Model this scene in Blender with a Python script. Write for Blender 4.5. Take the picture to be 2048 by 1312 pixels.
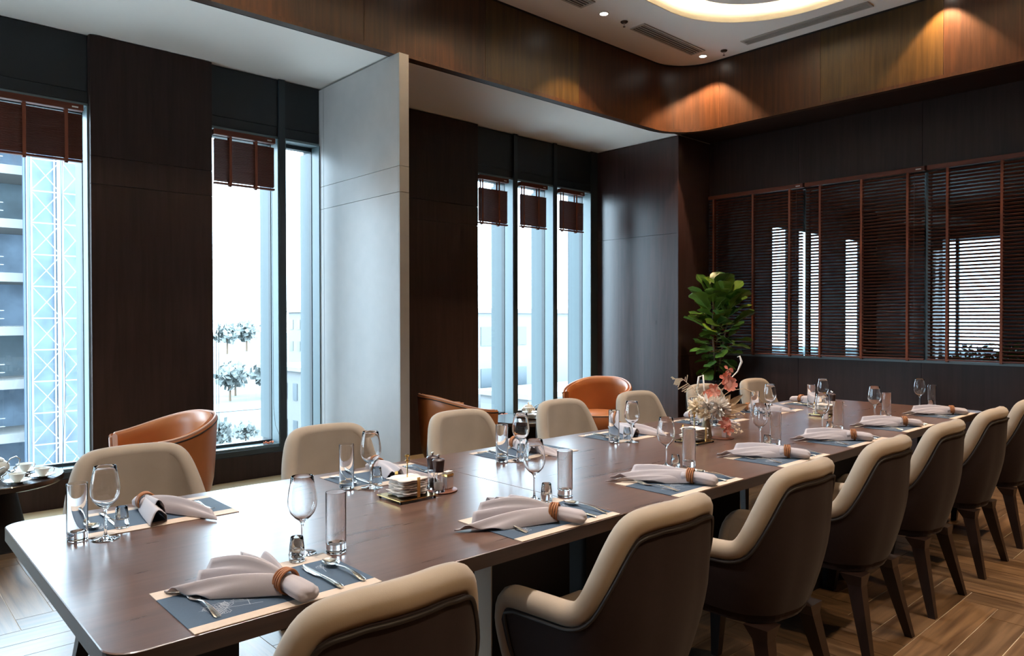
import bpy, bmesh, math, random
from math import sin, cos, pi, radians, sqrt, atan2, hypot
from mathutils import Vector, Matrix, Euler

for o in list(bpy.data.objects):
    bpy.data.objects.remove(o, do_unlink=True)
SC = bpy.context.scene
COL = SC.collection
RND = random.Random(7)

# ------------------------------------------------------------------ camera
CAM_H = 1.37
FPX = 1461.766
_v1 = Vector((1596, 19, -FPX)).normalized()
_v2 = Vector((-1339, 15, -FPX)).normalized()
_v3 = _v1.cross(_v2)
_v2 = _v3.cross(_v1).normalized(); _v3 = _v1.cross(_v2).normalized()
cam_d = bpy.data.cameras.new('camera'); cam = bpy.data.objects.new('camera', cam_d)
COL.objects.link(cam)
cam_d.sensor_fit = 'HORIZONTAL'; cam_d.sensor_width = 36.0
cam_d.lens = FPX / 2048 * 36.0
cam_d.clip_start = 0.05; cam_d.clip_end = 2000
M = Matrix(((_v1[0], _v1[1], _v1[2], 0), (_v2[0], _v2[1], _v2[2], 0), (_v3[0], _v3[1], _v3[2], CAM_H), (0, 0, 0, 1)))
cam.matrix_world = M
SC.camera = cam

# ------------------------------------------------------------------ view, world, lights
SC.view_settings.view_transform = 'Standard'
SC.view_settings.look = 'None'
SC.view_settings.gamma = 1.0
SC.view_settings.use_curve_mapping = False
SC.view_settings.exposure = 1.0
cy = SC.cycles
cy.use_denoising = True
cy.max_bounces = 14; cy.diffuse_bounces = 5; cy.glossy_bounces = 5
cy.transmission_bounces = 14; cy.transparent_max_bounces = 24
cy.sample_clamp_indirect = 6.0
cy.caustics_reflective = False; cy.caustics_refractive = True
cy.blur_glossy = 0.5

world = bpy.data.worlds.new('overcast_sky'); SC.world = world
world.use_nodes = True
wn = world.node_tree; wn.nodes.clear()
w_out = wn.nodes.new('ShaderNodeOutputWorld'); w_bg = wn.nodes.new('ShaderNodeBackground')
w_bg.inputs['Color'].default_value = (0.68, 0.85, 1.0, 1)
w_bg.inputs['Strength'].default_value = 9.5
wn.links.new(w_bg.outputs[0], w_out.inputs[0])

def spot(name, x, y, z, power, col, angle=70, blend=0.6, rad=0.03, aim=None):
    d = bpy.data.lights.new(name, 'SPOT'); d.energy = power; d.color = col
    d.spot_size = radians(angle); d.spot_blend = blend; d.shadow_soft_size = rad
    o = bpy.data.objects.new(name, d); COL.objects.link(o); o.location = (x, y, z)
    if aim: o.rotation_euler = (Vector(aim) - Vector((x, y, z))).to_track_quat('-Z', 'Y').to_euler()
    return o
def portal(x0, x1, y, z0, z1):
    d = bpy.data.lights.new('window_portal', 'AREA'); d.shape = 'RECTANGLE'; d.size = x1 - x0; d.size_y = z1 - z0
    d.cycles.is_portal = True
    o = bpy.data.objects.new('window_portal', d); COL.objects.link(o)
    o.location = ((x0 + x1) / 2, y, (z0 + z1) / 2); o.rotation_euler = (-pi / 2, 0, 0)
    return o
OPEN = [(-1.95, -1.05), (-0.10, 1.362), (2.252, 2.846), (2.902, 3.243), (5.092, 5.655), (5.71, 6.309), (6.361, 6.988)]
for a, b in OPEN: portal(a, b, 6.60, 0.25, 2.97)
for a, b in ((4.65, 6.0),):
    o = portal(a, b, 0, 0.27, 2.96); o.location = (-3.25, (a + b) / 2, 1.61); o.rotation_euler = (-pi / 2, 0, pi / 2)
WARM = (1.0, 0.74, 0.46)
CZ = 4.22
DOWN = [(5.256, 4.464), (6.893, 4.459), (3.62, 4.464), (2.0, 4.464), (0.4, 4.464), (6.99, 2.16), (6.99, 0.45),
        (6.2, -0.9), (4.8, -0.9), (3.4, -0.9), (2.0, -0.9), (0.6, -0.9), (-1.2, -0.9)]
for i, (x, y) in enumerate(DOWN):
    if y < 0: spot('downlight_beam', x, y, CZ - 0.012, 220, WARM, 78, 0.55)
    else: spot('downlight_beam', x, y, CZ - 0.012, (90, 170, 30, 30, 30, 110, 110)[i], (1.0, 0.66, 0.38) if i in (1, 5, 6) else WARM, 92, 0.35)
PFILL = [(0.4, 1.9), (1.9, 1.9), (3.4, 1.9), (4.9, 1.9)]
for x, y in PFILL: spot('table_fill_beam', x, y, CZ + 0.045, 170, (1.0, 0.93, 0.86), 100, 0.8, 0.04)  # added out-of-view spots that brighten the table and napkins

# ------------------------------------------------------------------ helpers
def tag(o, label=None, cat=None, group=None, kind=None):
    if label: o['label'] = label
    if cat: o['category'] = cat
    if group: o['group'] = group
    if kind: o['kind'] = kind
    return o
def empty(name, loc=(0, 0, 0), rz=0.0):
    o = bpy.data.objects.new(name, None); COL.objects.link(o); o.location = loc; o.rotation_euler = (0, 0, rz)
    o.empty_display_size = 0.05
    return o
def thing(name, label, cat, loc=(0, 0, 0), rz=0.0, group=None):
    return tag(empty(name, loc, rz), label, cat, group)
def copy_tree(o, parent=None):
    c = o.copy(); COL.objects.link(c); c.parent = parent
    for ch in list(o.children): copy_tree(ch, c)
    return c

class MB:
    def __init__(s): s.v = []; s.f = []; s.mi = []; s.m = 0
    def add(s, vs, fs, T=None):
        n = len(s.v)
        for p in vs:
            p = Vector(p)
            s.v.append(tuple(T @ p) if T is not None else tuple(p))
        for f in fs: s.f.append(tuple(i + n for i in f)); s.mi.append(s.m)
        return s
    def box(s, x0, x1, y0, y1, z0, z1, T=None):
        vs = [(x0, y0, z0), (x1, y0, z0), (x1, y1, z0), (x0, y1, z0), (x0, y0, z1), (x1, y0, z1), (x1, y1, z1), (x0, y1, z1)]
        return s.add(vs, [(0, 3, 2, 1), (4, 5, 6, 7), (0, 1, 5, 4), (1, 2, 6, 5), (2, 3, 7, 6), (3, 0, 4, 7)], T)
    def bbox(s, x0, x1, y0, y1, z0, z1, r=0.01, seg=2, T=None):
        bm = bmesh.new(); bmesh.ops.create_cube(bm, size=1)
        for v in bm.verts:
            v.co = Vector(((x0 + x1) / 2 + v.co.x * (x1 - x0), (y0 + y1) / 2 + v.co.y * (y1 - y0), (z0 + z1) / 2 + v.co.z * (z1 - z0)))
        bmesh.ops.bevel(bm, geom=list(bm.edges), offset=r, segments=seg, profile=0.5, affect='EDGES')
        return s.bm(bm, T)
    def bm(s, bm, T=None):
        bm.verts.ensure_lookup_table()
        for i, v in enumerate(bm.verts): v.index = i
        s.add([v.co.copy() for v in bm.verts], [tuple(v.index for v in f.verts) for f in bm.faces], T); bm.free(); return s
    def loft(s, rings, closed=True, caps=True, T=None, loop=False):
        n = len(rings[0]); vs = [p for r in rings for p in r]; fs = []
        R = len(rings)
        for i in range(R if loop else R - 1):
            a = i * n; b = ((i + 1) % R) * n
            for j in range(n if closed else n - 1):
                k = (j + 1) % n
                fs.append((a + j, a + k, b + k, b + j))
        if caps and closed and not loop:
            fs.append(tuple(reversed(range(n)))); fs.append(tuple(range((R - 1) * n, R * n)))
        return s.add(vs, fs, T)
    def lathe(s, prof, n=24, T=None, caps=False):
        rings = [[(r * cos(2 * pi * j / n), r * sin(2 * pi * j / n), z) for j in range(n)] for r, z in prof]
        return s.loft(rings, True, caps, T)
    def tube(s, path, r, n=8, caps=True, T=None, loop=False):
        P = [Vector(p) for p in path]; rings = []; up = None
        for i, p in enumerate(P):
            if loop: d = P[(i + 1) % len(P)] - P[i - 1]
            else: d = P[min(i + 1, len(P) - 1)] - P[max(i - 1, 0)]
            if d.length < 1e-9: d = Vector((0, 0, 1))
            d.normalize()
            if up is None:
                up = Vector((0, 0, 1)) if abs(d.z) < 0.9 else Vector((1, 0, 0))
            a = up - d * up.dot(d)
            if a.length < 1e-6: a = d.orthogonal()
            a.normalize(); b = d.cross(a); up = a
            rr = r[i] if isinstance(r, (list, tuple)) else r
            rings.append([p + a * rr * cos(2 * pi * j / n) + b * rr * sin(2 * pi * j / n) for j in range(n)])
        return s.loft(rings, True, caps, T, loop)
    def mesh(s, name, mats, smooth=False, angle=None):
        me = bpy.data.meshes.new(name); me.from_pydata(s.v, [], s.f); me.update()
        mats = mats if isinstance(mats, (list, tuple)) else [mats]
        for m in mats: me.materials.append(m)
        if len(mats) > 1: me.polygons.foreach_set('material_index', s.mi)
        bm = bmesh.new(); bm.from_mesh(me); bmesh.ops.recalc_face_normals(bm, faces=bm.faces); bm.to_mesh(me); bm.free()
        if smooth:
            me.polygons.foreach_set('use_smooth', [True] * len(me.polygons))
            if angle is not None: me.set_sharp_from_angle(angle=radians(angle))
        return me
    def build(s, name, mats, parent=None, smooth=False, angle=None):
        o = bpy.data.objects.new(name, s.mesh(name, mats, smooth, angle)); COL.objects.link(o)
        if parent is not None: o.parent = parent
        return o
def link_mesh(name, me, parent=None, loc=None, rot=None, scale=None):
    o = bpy.data.objects.new(name, me); COL.objects.link(o)
    if parent is not None: o.parent = parent
    if loc is not None: o.location = loc
    if rot is not None: o.rotation_euler = rot
    if scale is not None: o.scale = scale
    return o
def TR(x=0, y=0, z=0, rz=0, rx=0, ry=0, s=1):
    return Matrix.Translation((x, y, z)) @ Euler((rx, ry, rz)).to_matrix().to_4x4() @ Matrix.Scale(s, 4)
def lerp(a, b, t): return a + (b - a) * t
def interp(tab, t):
    if t <= tab[0][0]: return tab[0][1]
    for (a, x), (b, y) in zip(tab, tab[1:]):
        if t <= b: return x + (y - x) * (t - a) / (b - a)
    return tab[-1][1]
def sm(t): t = max(0, min(1, t)); return t * t * (3 - 2 * t)

# ------------------------------------------------------------------ materials
def nt(name):
    m = bpy.data.materials.new(name); m.use_nodes = True; t = m.node_tree
    return m, t, t.nodes['Principled BSDF']
def plain(name, col, rough=0.5, metal=0.0, spec=0.5, var=0.0, scale=20, bump=0.0, bscale=200, coat=0.0, sheen=0.0):
    m, t, b = nt(name)
    b.inputs['Base Color'].default_value = (*col, 1); b.inputs['Roughness'].default_value = rough
    b.inputs['Metallic'].default_value = metal; b.inputs['Specular IOR Level'].default_value = spec
    b.inputs['Coat Weight'].default_value = coat
    if sheen: b.inputs['Sheen Weight'].default_value = sheen; b.inputs['Sheen Roughness'].default_value = 0.5
    if var or bump: tc = t.nodes.new('ShaderNodeTexCoord')
    if var:
        n = t.nodes.new('ShaderNodeTexNoise'); n.inputs['Scale'].default_value = scale; n.inputs['Detail'].default_value = 4
        r = t.nodes.new('ShaderNodeMapRange'); r.inputs['To Min'].default_value = 1 - var; r.inputs['To Max'].default_value = 1 + var
        r.inputs['From Min'].default_value = 0.3; r.inputs['From Max'].default_value = 0.7
        v = t.nodes.new('ShaderNodeHueSaturation'); v.inputs['Color'].default_value = (*col, 1)
        t.links.new(tc.outputs['Object'], n.inputs['Vector']); t.links.new(n.outputs['Fac'], r.inputs['Value'])
        t.links.new(r.outputs[0], v.inputs['Value']); t.links.new(v.outputs[0], b.inputs['Base Color'])
    if bump:
        n = t.nodes.new('ShaderNodeTexNoise'); n.inputs['Scale'].default_value = bscale; n.inputs['Detail'].default_value = 2
        bp = t.nodes.new('ShaderNodeBump'); bp.inputs['Strength'].default_value = bump; bp.inputs['Distance'].default_value = 0.002
        t.links.new(tc.outputs['Object'], n.inputs['Vector']); t.links.new(n.outputs['Fac'], bp.inputs['Height']); t.links.new(bp.outputs[0], b.inputs['Normal'])
    return m
def wood(name, dark, light, rough=0.4, axis='Z', freq=18, stretch=14, spec=0.5, coat=0.0, rand=0.0, contrast=(0.35, 0.65), rvar=0.06):
    m, t, b = nt(name)
    tc = t.nodes.new('ShaderNodeTexCoord'); mp = t.nodes.new('ShaderNodeMapping')
    sc = {'X': (1 / stretch, 1, 1), 'Y': (1, 1 / stretch, 1), 'Z': (1, 1, 1 / stretch)}[axis]
    mp.inputs['Scale'].default_value = sc
    t.links.new(tc.outputs['Object'], mp.inputs['Vector'])
    src = mp.outputs[0]
    if rand:
        oi = t.nodes.new('ShaderNodeObjectInfo'); ad = t.nodes.new('ShaderNodeVectorMath'); ad.operation = 'ADD'
        sc2 = t.nodes.new('ShaderNodeVectorMath'); sc2.operation = 'SCALE'; sc2.inputs['Scale'].default_value = 17.0
        cb = t.nodes.new('ShaderNodeCombineXYZ')
        for k in range(3): t.links.new(oi.outputs['Random'], cb.inputs[k])
        t.links.new(cb.outputs[0], sc2.inputs[0]); t.links.new(src, ad.inputs[0]); t.links.new(sc2.outputs[0], ad.inputs[1]); src = ad.outputs[0]
    n = t.nodes.new('ShaderNodeTexNoise'); n.inputs['Scale'].default_value = freq; n.inputs['Detail'].default_value = 6; n.inputs['Roughness'].default_value = 0.6; n.inputs['Distortion'].default_value = 0.4
    t.links.new(src, n.inputs['Vector'])
    cr = t.nodes.new('ShaderNodeValToRGB'); cr.color_ramp.elements[0].position = contrast[0]; cr.color_ramp.elements[1].position = contrast[1]
    cr.color_ramp.elements[0].color = (*dark, 1); cr.color_ramp.elements[1].color = (*light, 1)
    t.links.new(n.outputs['Fac'], cr.inputs[0]); col = cr.outputs[0]
    if rand:
        mr = t.nodes.new('ShaderNodeMapRange'); mr.inputs['To Min'].default_value = 1 - rand; mr.inputs['To Max'].default_value = 1 + rand
        hv = t.nodes.new('ShaderNodeHueSaturation')
        t.links.new(oi.outputs['Random'], mr.inputs['Value']); t.links.new(mr.outputs[0], hv.inputs['Value']); t.links.new(col, hv.inputs['Color']); col = hv.outputs[0]
    t.links.new(col, b.inputs['Base Color'])
    rr = t.nodes.new('ShaderNodeMapRange'); rr.inputs['To Min'].default_value = rough - rvar; rr.inputs['To Max'].default_value = rough + rvar
    t.links.new(n.outputs['Fac'], rr.inputs['Value']); t.links.new(rr.outputs[0], b.inputs['Roughness'])
    b.inputs['Specular IOR Level'].default_value = spec; b.inputs['Coat Weight'].default_value = coat; b.inputs['Coat Roughness'].default_value = 0.26
    return m
def pane_mat(name, tint=(0.93, 0.97, 0.98), ior=1.45, rough=0.0):
    m = bpy.data.materials.new(name); m.use_nodes = True; t = m.node_tree; t.nodes.clear()
    o = t.nodes.new('ShaderNodeOutputMaterial'); mx = t.nodes.new('ShaderNodeMixShader')
    tr = t.nodes.new('ShaderNodeBsdfTransparent'); gl = t.nodes.new('ShaderNodeBsdfGlossy'); fr = t.nodes.new('ShaderNodeFresnel')
    ge = t.nodes.new('ShaderNodeNewGeometry'); mr = t.nodes.new('ShaderNodeMapRange')
    mr.inputs['To Min'].default_value = ior; mr.inputs['To Max'].default_value = 1 / ior      # same reflection from both faces of the pane
    t.links.new(ge.outputs['Backfacing'], mr.inputs['Value']); t.links.new(mr.outputs[0], fr.inputs['IOR'])
    tr.inputs['Color'].default_value = (*tint, 1); gl.inputs['Roughness'].default_value = rough
    t.links.new(fr.outputs[0], mx.inputs[0]); t.links.new(tr.outputs[0], mx.inputs[1]); t.links.new(gl.outputs[0], mx.inputs[2]); t.links.new(mx.outputs[0], o.inputs[0])
    return m
def glass_mat(name, col=(1, 1, 1), ior=1.45):
    m = bpy.data.materials.new(name); m.use_nodes = True; t = m.node_tree; t.nodes.clear()
    o = t.nodes.new('ShaderNodeOutputMaterial'); g = t.nodes.new('ShaderNodeBsdfGlass')
    g.inputs['Color'].default_value = (*col, 1); g.inputs['IOR'].default_value = ior; g.inputs['Roughness'].default_value = 0.0
    t.links.new(g.outputs[0], o.inputs[0]); return m
def emit(name, col, s):
    m = bpy.data.materials.new(name); m.use_nodes = True; t = m.node_tree; t.nodes.clear()
    o = t.nodes.new('ShaderNodeOutputMaterial'); e = t.nodes.new('ShaderNodeEmission')
    e.inputs['Color'].default_value = (*col, 1); e.inputs['Strength'].default_value = s; t.links.new(e.outputs[0], o.inputs[0]); return m
def two_tone(name, front, back, rough=0.5):
    return plain(name, front, rough)

MWALL = wood('dark_wall_veneer', (0.017, 0.0072, 0.0058), (0.032, 0.0145, 0.0115), 0.48, 'Z', 26, 16, 0.3)
MGLOSS = wood('polished_wall_veneer', (0.034, 0.017, 0.017), (0.058, 0.030, 0.029), 0.30, 'Z', 26, 16, 0.75)
MHEAD = plain('blue_black_panel', (0.006, 0.009, 0.012), 0.45, var=0.1, scale=4)
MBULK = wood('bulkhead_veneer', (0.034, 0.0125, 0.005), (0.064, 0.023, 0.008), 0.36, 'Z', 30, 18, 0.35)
MBULKGLOW = wood('glow_tinted_bulkhead_veneer', (0.040, 0.020, 0.0045), (0.070, 0.036, 0.007), 0.36, 'Z', 30, 18, 0.35)
MDARK = plain('seam_black', (0.006, 0.004, 0.004), 0.7)
MGREY = plain('pale_grey_laminate', (0.42, 0.40, 0.39), 0.42, var=0.03, scale=8)
MCEIL = plain('ceiling_paint', (0.86, 0.84, 0.82), 0.8)
MCOVE = plain('cove_paint', (0.85, 0.80, 0.70), 0.8)
MTABLE = wood('walnut_table_top', (0.066, 0.031, 0.021), (0.155, 0.080, 0.057), 0.28, 'X', 30, 14, 0.9, rvar=0.02, coat=0.22, contrast=(0.25, 0.75))
MEDGE = wood('walnut_edge', (0.028, 0.015, 0.011), (0.060, 0.032, 0.024), 0.42, 'X', 30, 18)
MPED = plain('black_brown_pedestal', (0.008, 0.006, 0.006), 0.6, spec=0.25)
MPEDL = plain('pedestal_edge_strip', (0.42, 0.32, 0.24), 0.5)
MPLANK = wood('oak_floor_plank', (0.040, 0.020, 0.010), (0.165, 0.096, 0.050), 0.34, 'X', 34, 16, 0.5, rand=0.22, contrast=(0.28, 0.66))
MGROUT = plain('pale_floor_grout', (0.50, 0.42, 0.34), 0.7)
MBORD = plain('beige_stone_border', (0.36, 0.27, 0.16), 0.45, var=0.08, scale=6)
MALU = plain('grey_window_frame', (0.15, 0.21, 0.23), 0.4, metal=0.0)
MFIN = plain('teal_grey_outer_fin', (0.050, 0.075, 0.085), 0.5)
MALUD = plain('dark_window_frame', (0.020, 0.028, 0.034), 0.45)
MPANE = pane_mat('window_glass')
MPANET = pane_mat('grey_tinted_glass', (0.46, 0.52, 0.55))
MBLIND = wood('cherry_blind_wood', (0.085, 0.020, 0.010), (0.15, 0.038, 0.018), 0.42, 'Y', 20, 12, 0.3)
MBLINDX = wood('cherry_blind_wood_x', (0.085, 0.020, 0.010), (0.15, 0.038, 0.018), 0.42, 'X', 20, 12, 0.3)
MTAPE = plain('rust_ladder_tape', (0.20, 0.048, 0.018), 0.7, bump=0.2)
MCORD = plain('blind_cord', (0.10, 0.05, 0.04), 0.7)
MBEIGE = plain('beige_upholstery', (0.34, 0.268, 0.205), 0.75, var=0.05, scale=9, bump=0.10, bscale=500, sheen=0.15)
MBROWN = plain('dark_brown_upholstery', (0.018, 0.0095, 0.0105), 0.8, var=0.08, scale=60, bump=0.10, bscale=700, spec=0.3, sheen=0.03)
MPIPE = plain('black_piping', (0.012, 0.008, 0.008), 0.6)
MLEG = wood('dark_leg_wood', (0.010, 0.0045, 0.0035), (0.018, 0.008, 0.006), 0.4, 'Z', 30, 12)
MLEATH = plain('orange_leather', (0.40, 0.135, 0.042), 0.38, var=0.06, scale=6, bump=0.12, bscale=260)
MLEATHP = plain('leather_piping', (0.52, 0.30, 0.22), 0.35)
MBLACK = plain('black_metal', (0.015, 0.015, 0.016), 0.4)
MGLASS = glass_mat('clear_drinking_glass')
MCHROME = plain('polished_steel', (0.86, 0.84, 0.80), 0.18, metal=1.0)
MGOLD = plain('polished_brass', (0.78, 0.53, 0.20), 0.14, metal=1.0)
MMAT = plain('slate_blue_mat', (0.042, 0.072, 0.115), 0.62, var=0.06, scale=200, bump=0.3, bscale=900)
MMATB = plain('beige_mat_band', (0.60, 0.47, 0.37), 0.6, var=0.03, scale=150)
MPRINT = plain('pale_flower_print', (0.34, 0.37, 0.42), 0.6)
MNAP = plain('mauve_grey_linen', (0.45, 0.395, 0.405), 0.85, bump=0.15, bscale=1200, sheen=0.2)
MRING = wood('tan_leather_cord', (0.28, 0.095, 0.030), (0.42, 0.16, 0.055), 0.5, 'X', 60, 2)
MPAPER = plain('white_paper_napkin', (0.80, 0.70, 0.62), 0.8, bump=0.2, bscale=300)
MMILL = plain('dark_mill_cap', (0.030, 0.010, 0.010), 0.3)
MSALT = plain('white_salt', (0.85, 0.80, 0.78), 0.8)
MPEPPER = plain('peppercorns', (0.03, 0.02, 0.015), 0.7, bump=0.6, bscale=300)
MCOAST = plain('reddish_wood_coaster', (0.16, 0.05, 0.025), 0.35)
MSACH = plain('pale_pink_sachet', (0.72, 0.62, 0.60), 0.7)
MVASE = plain('olive_beige_ceramic', (0.34, 0.27, 0.16), 0.45)
MCREAM = plain('cream_dried_flower', (0.80, 0.66, 0.48), 0.8)
MWHITEF = plain('white_dried_flower', (0.86, 0.78, 0.70), 0.8)
MPINKF = plain('coral_dried_flower', (0.72, 0.24, 0.16), 0.75)
MPINKL = plain('pale_coral_petal', (0.80, 0.36, 0.27), 0.75)
MSTRAW = plain('straw_leaf', (0.66, 0.46, 0.28), 0.7)
MCHINA = plain('white_china', (0.80, 0.79, 0.74), 0.12, coat=0.3)
MSILV = plain('silver_handle', (0.70, 0.68, 0.66), 0.22, metal=1.0)
MTEAT = plain('dark_tea_table', (0.030, 0.018, 0.015), 0.25, coat=0.3)
MSTEM = plain('brown_stem', (0.10, 0.065, 0.04), 0.8)
MPOT = plain('glossy_black_pot', (0.008, 0.010, 0.014), 0.15)
MSOIL = plain('bark_soil', (0.05, 0.035, 0.025), 0.9, bump=0.8, bscale=60)
MVENT = plain('vent_metal', (0.42, 0.40, 0.37), 0.5)
MVENTD = plain('vent_dark', (0.05, 0.045, 0.04), 0.7)
MSPRK = plain('brown_bronze_cup', (0.06, 0.04, 0.03), 0.4, metal=0.6)
MLAMP = emit('downlight_lens', (1.0, 0.93, 0.82), 12)
MLED = emit('warm_led_strip', (1.0, 0.83, 0.58), 70)
MBOUNCE = plain('pale_bounce_gravel', (0.62, 0.60, 0.56), 0.9, var=0.05, scale=3)  # pale finish of the added deck that bounces daylight
MCONC = plain('pale_concrete', (0.16, 0.16, 0.155), 0.8, var=0.08, scale=0.5)  # haze is put into the washed-out tone of these outdoor colours
MNET = plain('blue_safety_net', (0.080, 0.112, 0.15), 0.8, var=0.25, scale=0.8)
MDKIN = plain('dark_building_interior', (0.055, 0.078, 0.092), 0.8, var=0.3, scale=0.6)
MSCAF = plain('scaffold_steel', (0.19, 0.20, 0.21), 0.5)
MSCAFB = plain('blue_scaffold_steel', (0.05, 0.075, 0.13), 0.5)
MBLDG = plain('pale_render_wall', (0.13, 0.13, 0.13), 0.8)
MBWIN = plain('far_window_glass', (0.05, 0.065, 0.075), 0.3)
MGROUND = plain('haze_pale_ground', (0.060, 0.064, 0.060), 0.9, var=0.35, scale=0.12)
MROAD = plain('pale_road', (0.10, 0.10, 0.10), 0.9)
MTREE = plain('hazy_tree_leaves', (0.11, 0.125, 0.12), 0.9, var=0.3, scale=0.8)  # grey haze is mixed into the leaf colour
def leaf_mat(name, a, b):
    m, t, p = nt(name)
    oi = t.nodes.new('ShaderNodeObjectInfo'); mx = t.nodes.new('ShaderNodeValToRGB')
    mx.color_ramp.elements[0].color = (*a, 1); mx.color_ramp.elements[1].color = (*b, 1)
    t.links.new(oi.outputs['Random'], mx.inputs[0]); t.links.new(mx.outputs[0], p.inputs['Base Color'])
    p.inputs['Roughness'].default_value = 0.35; return m
MLEAF = leaf_mat('fiddle_leaf_green', (0.035, 0.10, 0.020), (0.16, 0.27, 0.035))
MLEAFV = plain('pale_leaf_vein', (0.26, 0.36, 0.10), 0.5)
MSHRUB = plain('bright_shrub_green', (0.24, 0.46, 0.06), 0.45)
MSOFTW = plain('annex_wall', (0.030, 0.022, 0.020), 0.6)
MORNG = plain('orange_cord', (0.55, 0.14, 0.05), 0.6)
MWHITEP = plain('white_plastic', (0.7, 0.7, 0.68), 0.4)

# ------------------------------------------------------------------ structure
def struct(name, mb, m, parent=None, smooth=False, angle=None):
    o = mb.build(name, m, parent, smooth, angle)
    if parent is None: o['kind'] = 'structure'
    return o
def sgroup(name):
    return tag(empty(name), kind='structure')
G = 0.0018   # half joint
def panels(parent, plane, at, us, zs, m, th=0.016, out=-1):
    """wood panels on a wall: plane 'y' (face at y=at looking to out) or 'x'"""
    for a, b in zip(us, us[1:]):
        for c, d in zip(zs, zs[1:]):
            lo, hi = (at, at - out * th) if out < 0 else (at - th, at)
            lo, hi = min(lo, hi), max(lo, hi)
            mb = MB()
            if plane == 'y': mb.box(a + G, b - G, lo, hi, c + G, d - G)
            else: mb.box(lo, hi, a + G, b - G, c + G, d - G)
            mb.build('panel', m, parent)

AC = 3.49      # alcove ceiling
YW = 6.14      # window wall face
XB = 7.75      # back wall face
# floor ---------------------------------------------------------------
flo = struct('floor', MB().box(-3.2, 16.4, -3.0, 6.6, -0.12, -0.003), MGROUT)
W, L = 0.15, 0.90
pmesh = MB().box(-L / 2 + 0.0019, L / 2 - 0.0019, -W / 2 + 0.0019, W / 2 - 0.0019, -0.008, 0.0).mesh('plank', MPLANK)
X0, Y0 = 4.02 - 6 * W, 0.985
cands = []
for j in range(-27, 29):
    for i in range(-50, 36):
        if (i - j) % 12 == 0:
            cands.append((X0 + (i + 3) * W, Y0 + (j + 0.5) * W, 0.0))
        if (i - (j - 1)) % 12 == 0 and True:
            # vertical plank: column i, starts at row j where j = i+1 (mod 12)
            cands.append((X0 + (i + 0.5) * W, Y0 + (j + 3) * W, pi / 2))
def inview(x, y):
    v = M.inverted() @ Vector((x, y, 0))
    if v.z > -0.3: return None
    u = 1024 + FPX * v.x / -v.z; w = 656 - FPX * v.y / -v.z
    return -v.z if (-120 < u < 2170 and w < 1420) else None
sel = []; rest = MB()
YBORD = 5.17
for x, y, r in cands:
    hx, hy = (L / 2, W / 2) if r == 0 else (W / 2, L / 2)
    if x - hx > 7.74 or x + hx < -3.1 or y - hy > YBORD or y + hy < -2.6: continue
    full = x + hx <= 7.745 and y + hy <= YBORD - 0.01
    d = inview(x, y)
    sel.append((d if (d and full) else 99, x, y, r, full))
sel.sort()
for k, (d, x, y, r, full) in enumerate(sel):
    if k < 296 and d < 90:
        link_mesh('plank', pmesh, flo, (x, y, 0), (0, 0, r))
    else:
        hx, hy = (L / 2, W / 2) if r == 0 else (W / 2, L / 2)
        rest.box(max(x - hx, -3.1) + 0.0013, min(x + hx, 7.745) - 0.0013, max(y - hy, -2.9) + 0.0013, min(y + hy, YBORD - 0.01) - 0.0013, -0.008, 0)
tag(rest.build('plank_field', MPLANK, flo), kind='stuff')
MB().box(-3.1, 7.09, YBORD, 6.12, -0.008, 0.004).build('stone_border', MBORD, flo)
MB().box(-3.1, 7.09, YBORD - 0.012, YBORD - 0.001, -0.008, 0.005).build('border_shade_strip', MDARK, flo)  # dark strip stands in for the shadow along the border edge
MB().box(7.95, 16.3, 0.5, 6.1, -0.006, 0.0).build('annex_paving', MBORD, flo)

# window wall ---------------------------------------------------------
wl = sgroup('wall_left')
MB().box(-3.2, -1.95, 6.16, 6.55, 0, AC).build('pier', MDARK, wl)
for a, b in ((-1.05, -0.10), (1.362, 2.252), (3.333, 5.092)):
    MB().box(a + 0.012, b - 0.012, 6.12, 6.55, 0, AC).build('pier', MDARK, wl)
    panels(wl, 'y', 6.10, [a, b], [0.0, 2.385, 2.592, AC - 0.005], MWALL, 0.022)
    for xx, oo in ((a, -1), (b, 1)):     # returns of the pier beside the glass
        MB().box(min(xx, xx - oo * 0.012), max(xx, xx - oo * 0.012), 6.122, 6.29, 0.0, AC - 0.004).build('pier_return', MWALL if oo > 0 else MWALL, wl)
panels(wl, 'y', 6.10, [-3.2, -1.95], [0.0, 2.385, 2.592, AC - 0.005], MWALL, 0.022)
for segs in ([-1.95, -1.05], [-0.10, 1.362], [2.252, 2.846, 2.902, 3.243], [5.092, 5.655, 5.71, 6.309, 6.361, 7.10]):
    a, b = segs[0], segs[-1]
    MB().box(a, b, 6.18, 6.50, 3.0, AC).build('header_core', MDARK, wl)
    panels(wl, 'y', 6.16, segs, [2.985, 3.07, AC - 0.005], MHEAD, 0.018)
    MB().box(a, b, 6.165, 6.29, 2.965, 2.984).build('head_lining', MALU, wl)
    MB().box(a, b, 6.165, 6.50, 0.0, 0.205).build('plinth_core', MDARK, wl)
    panels(wl, 'y', 6.14, [a, b], [0.0, 0.208], MWALL, 0.02)
MB().box(6.988, 7.103, 6.14, 6.55, 0, AC).build('corner_post', MALUD, wl)

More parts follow.
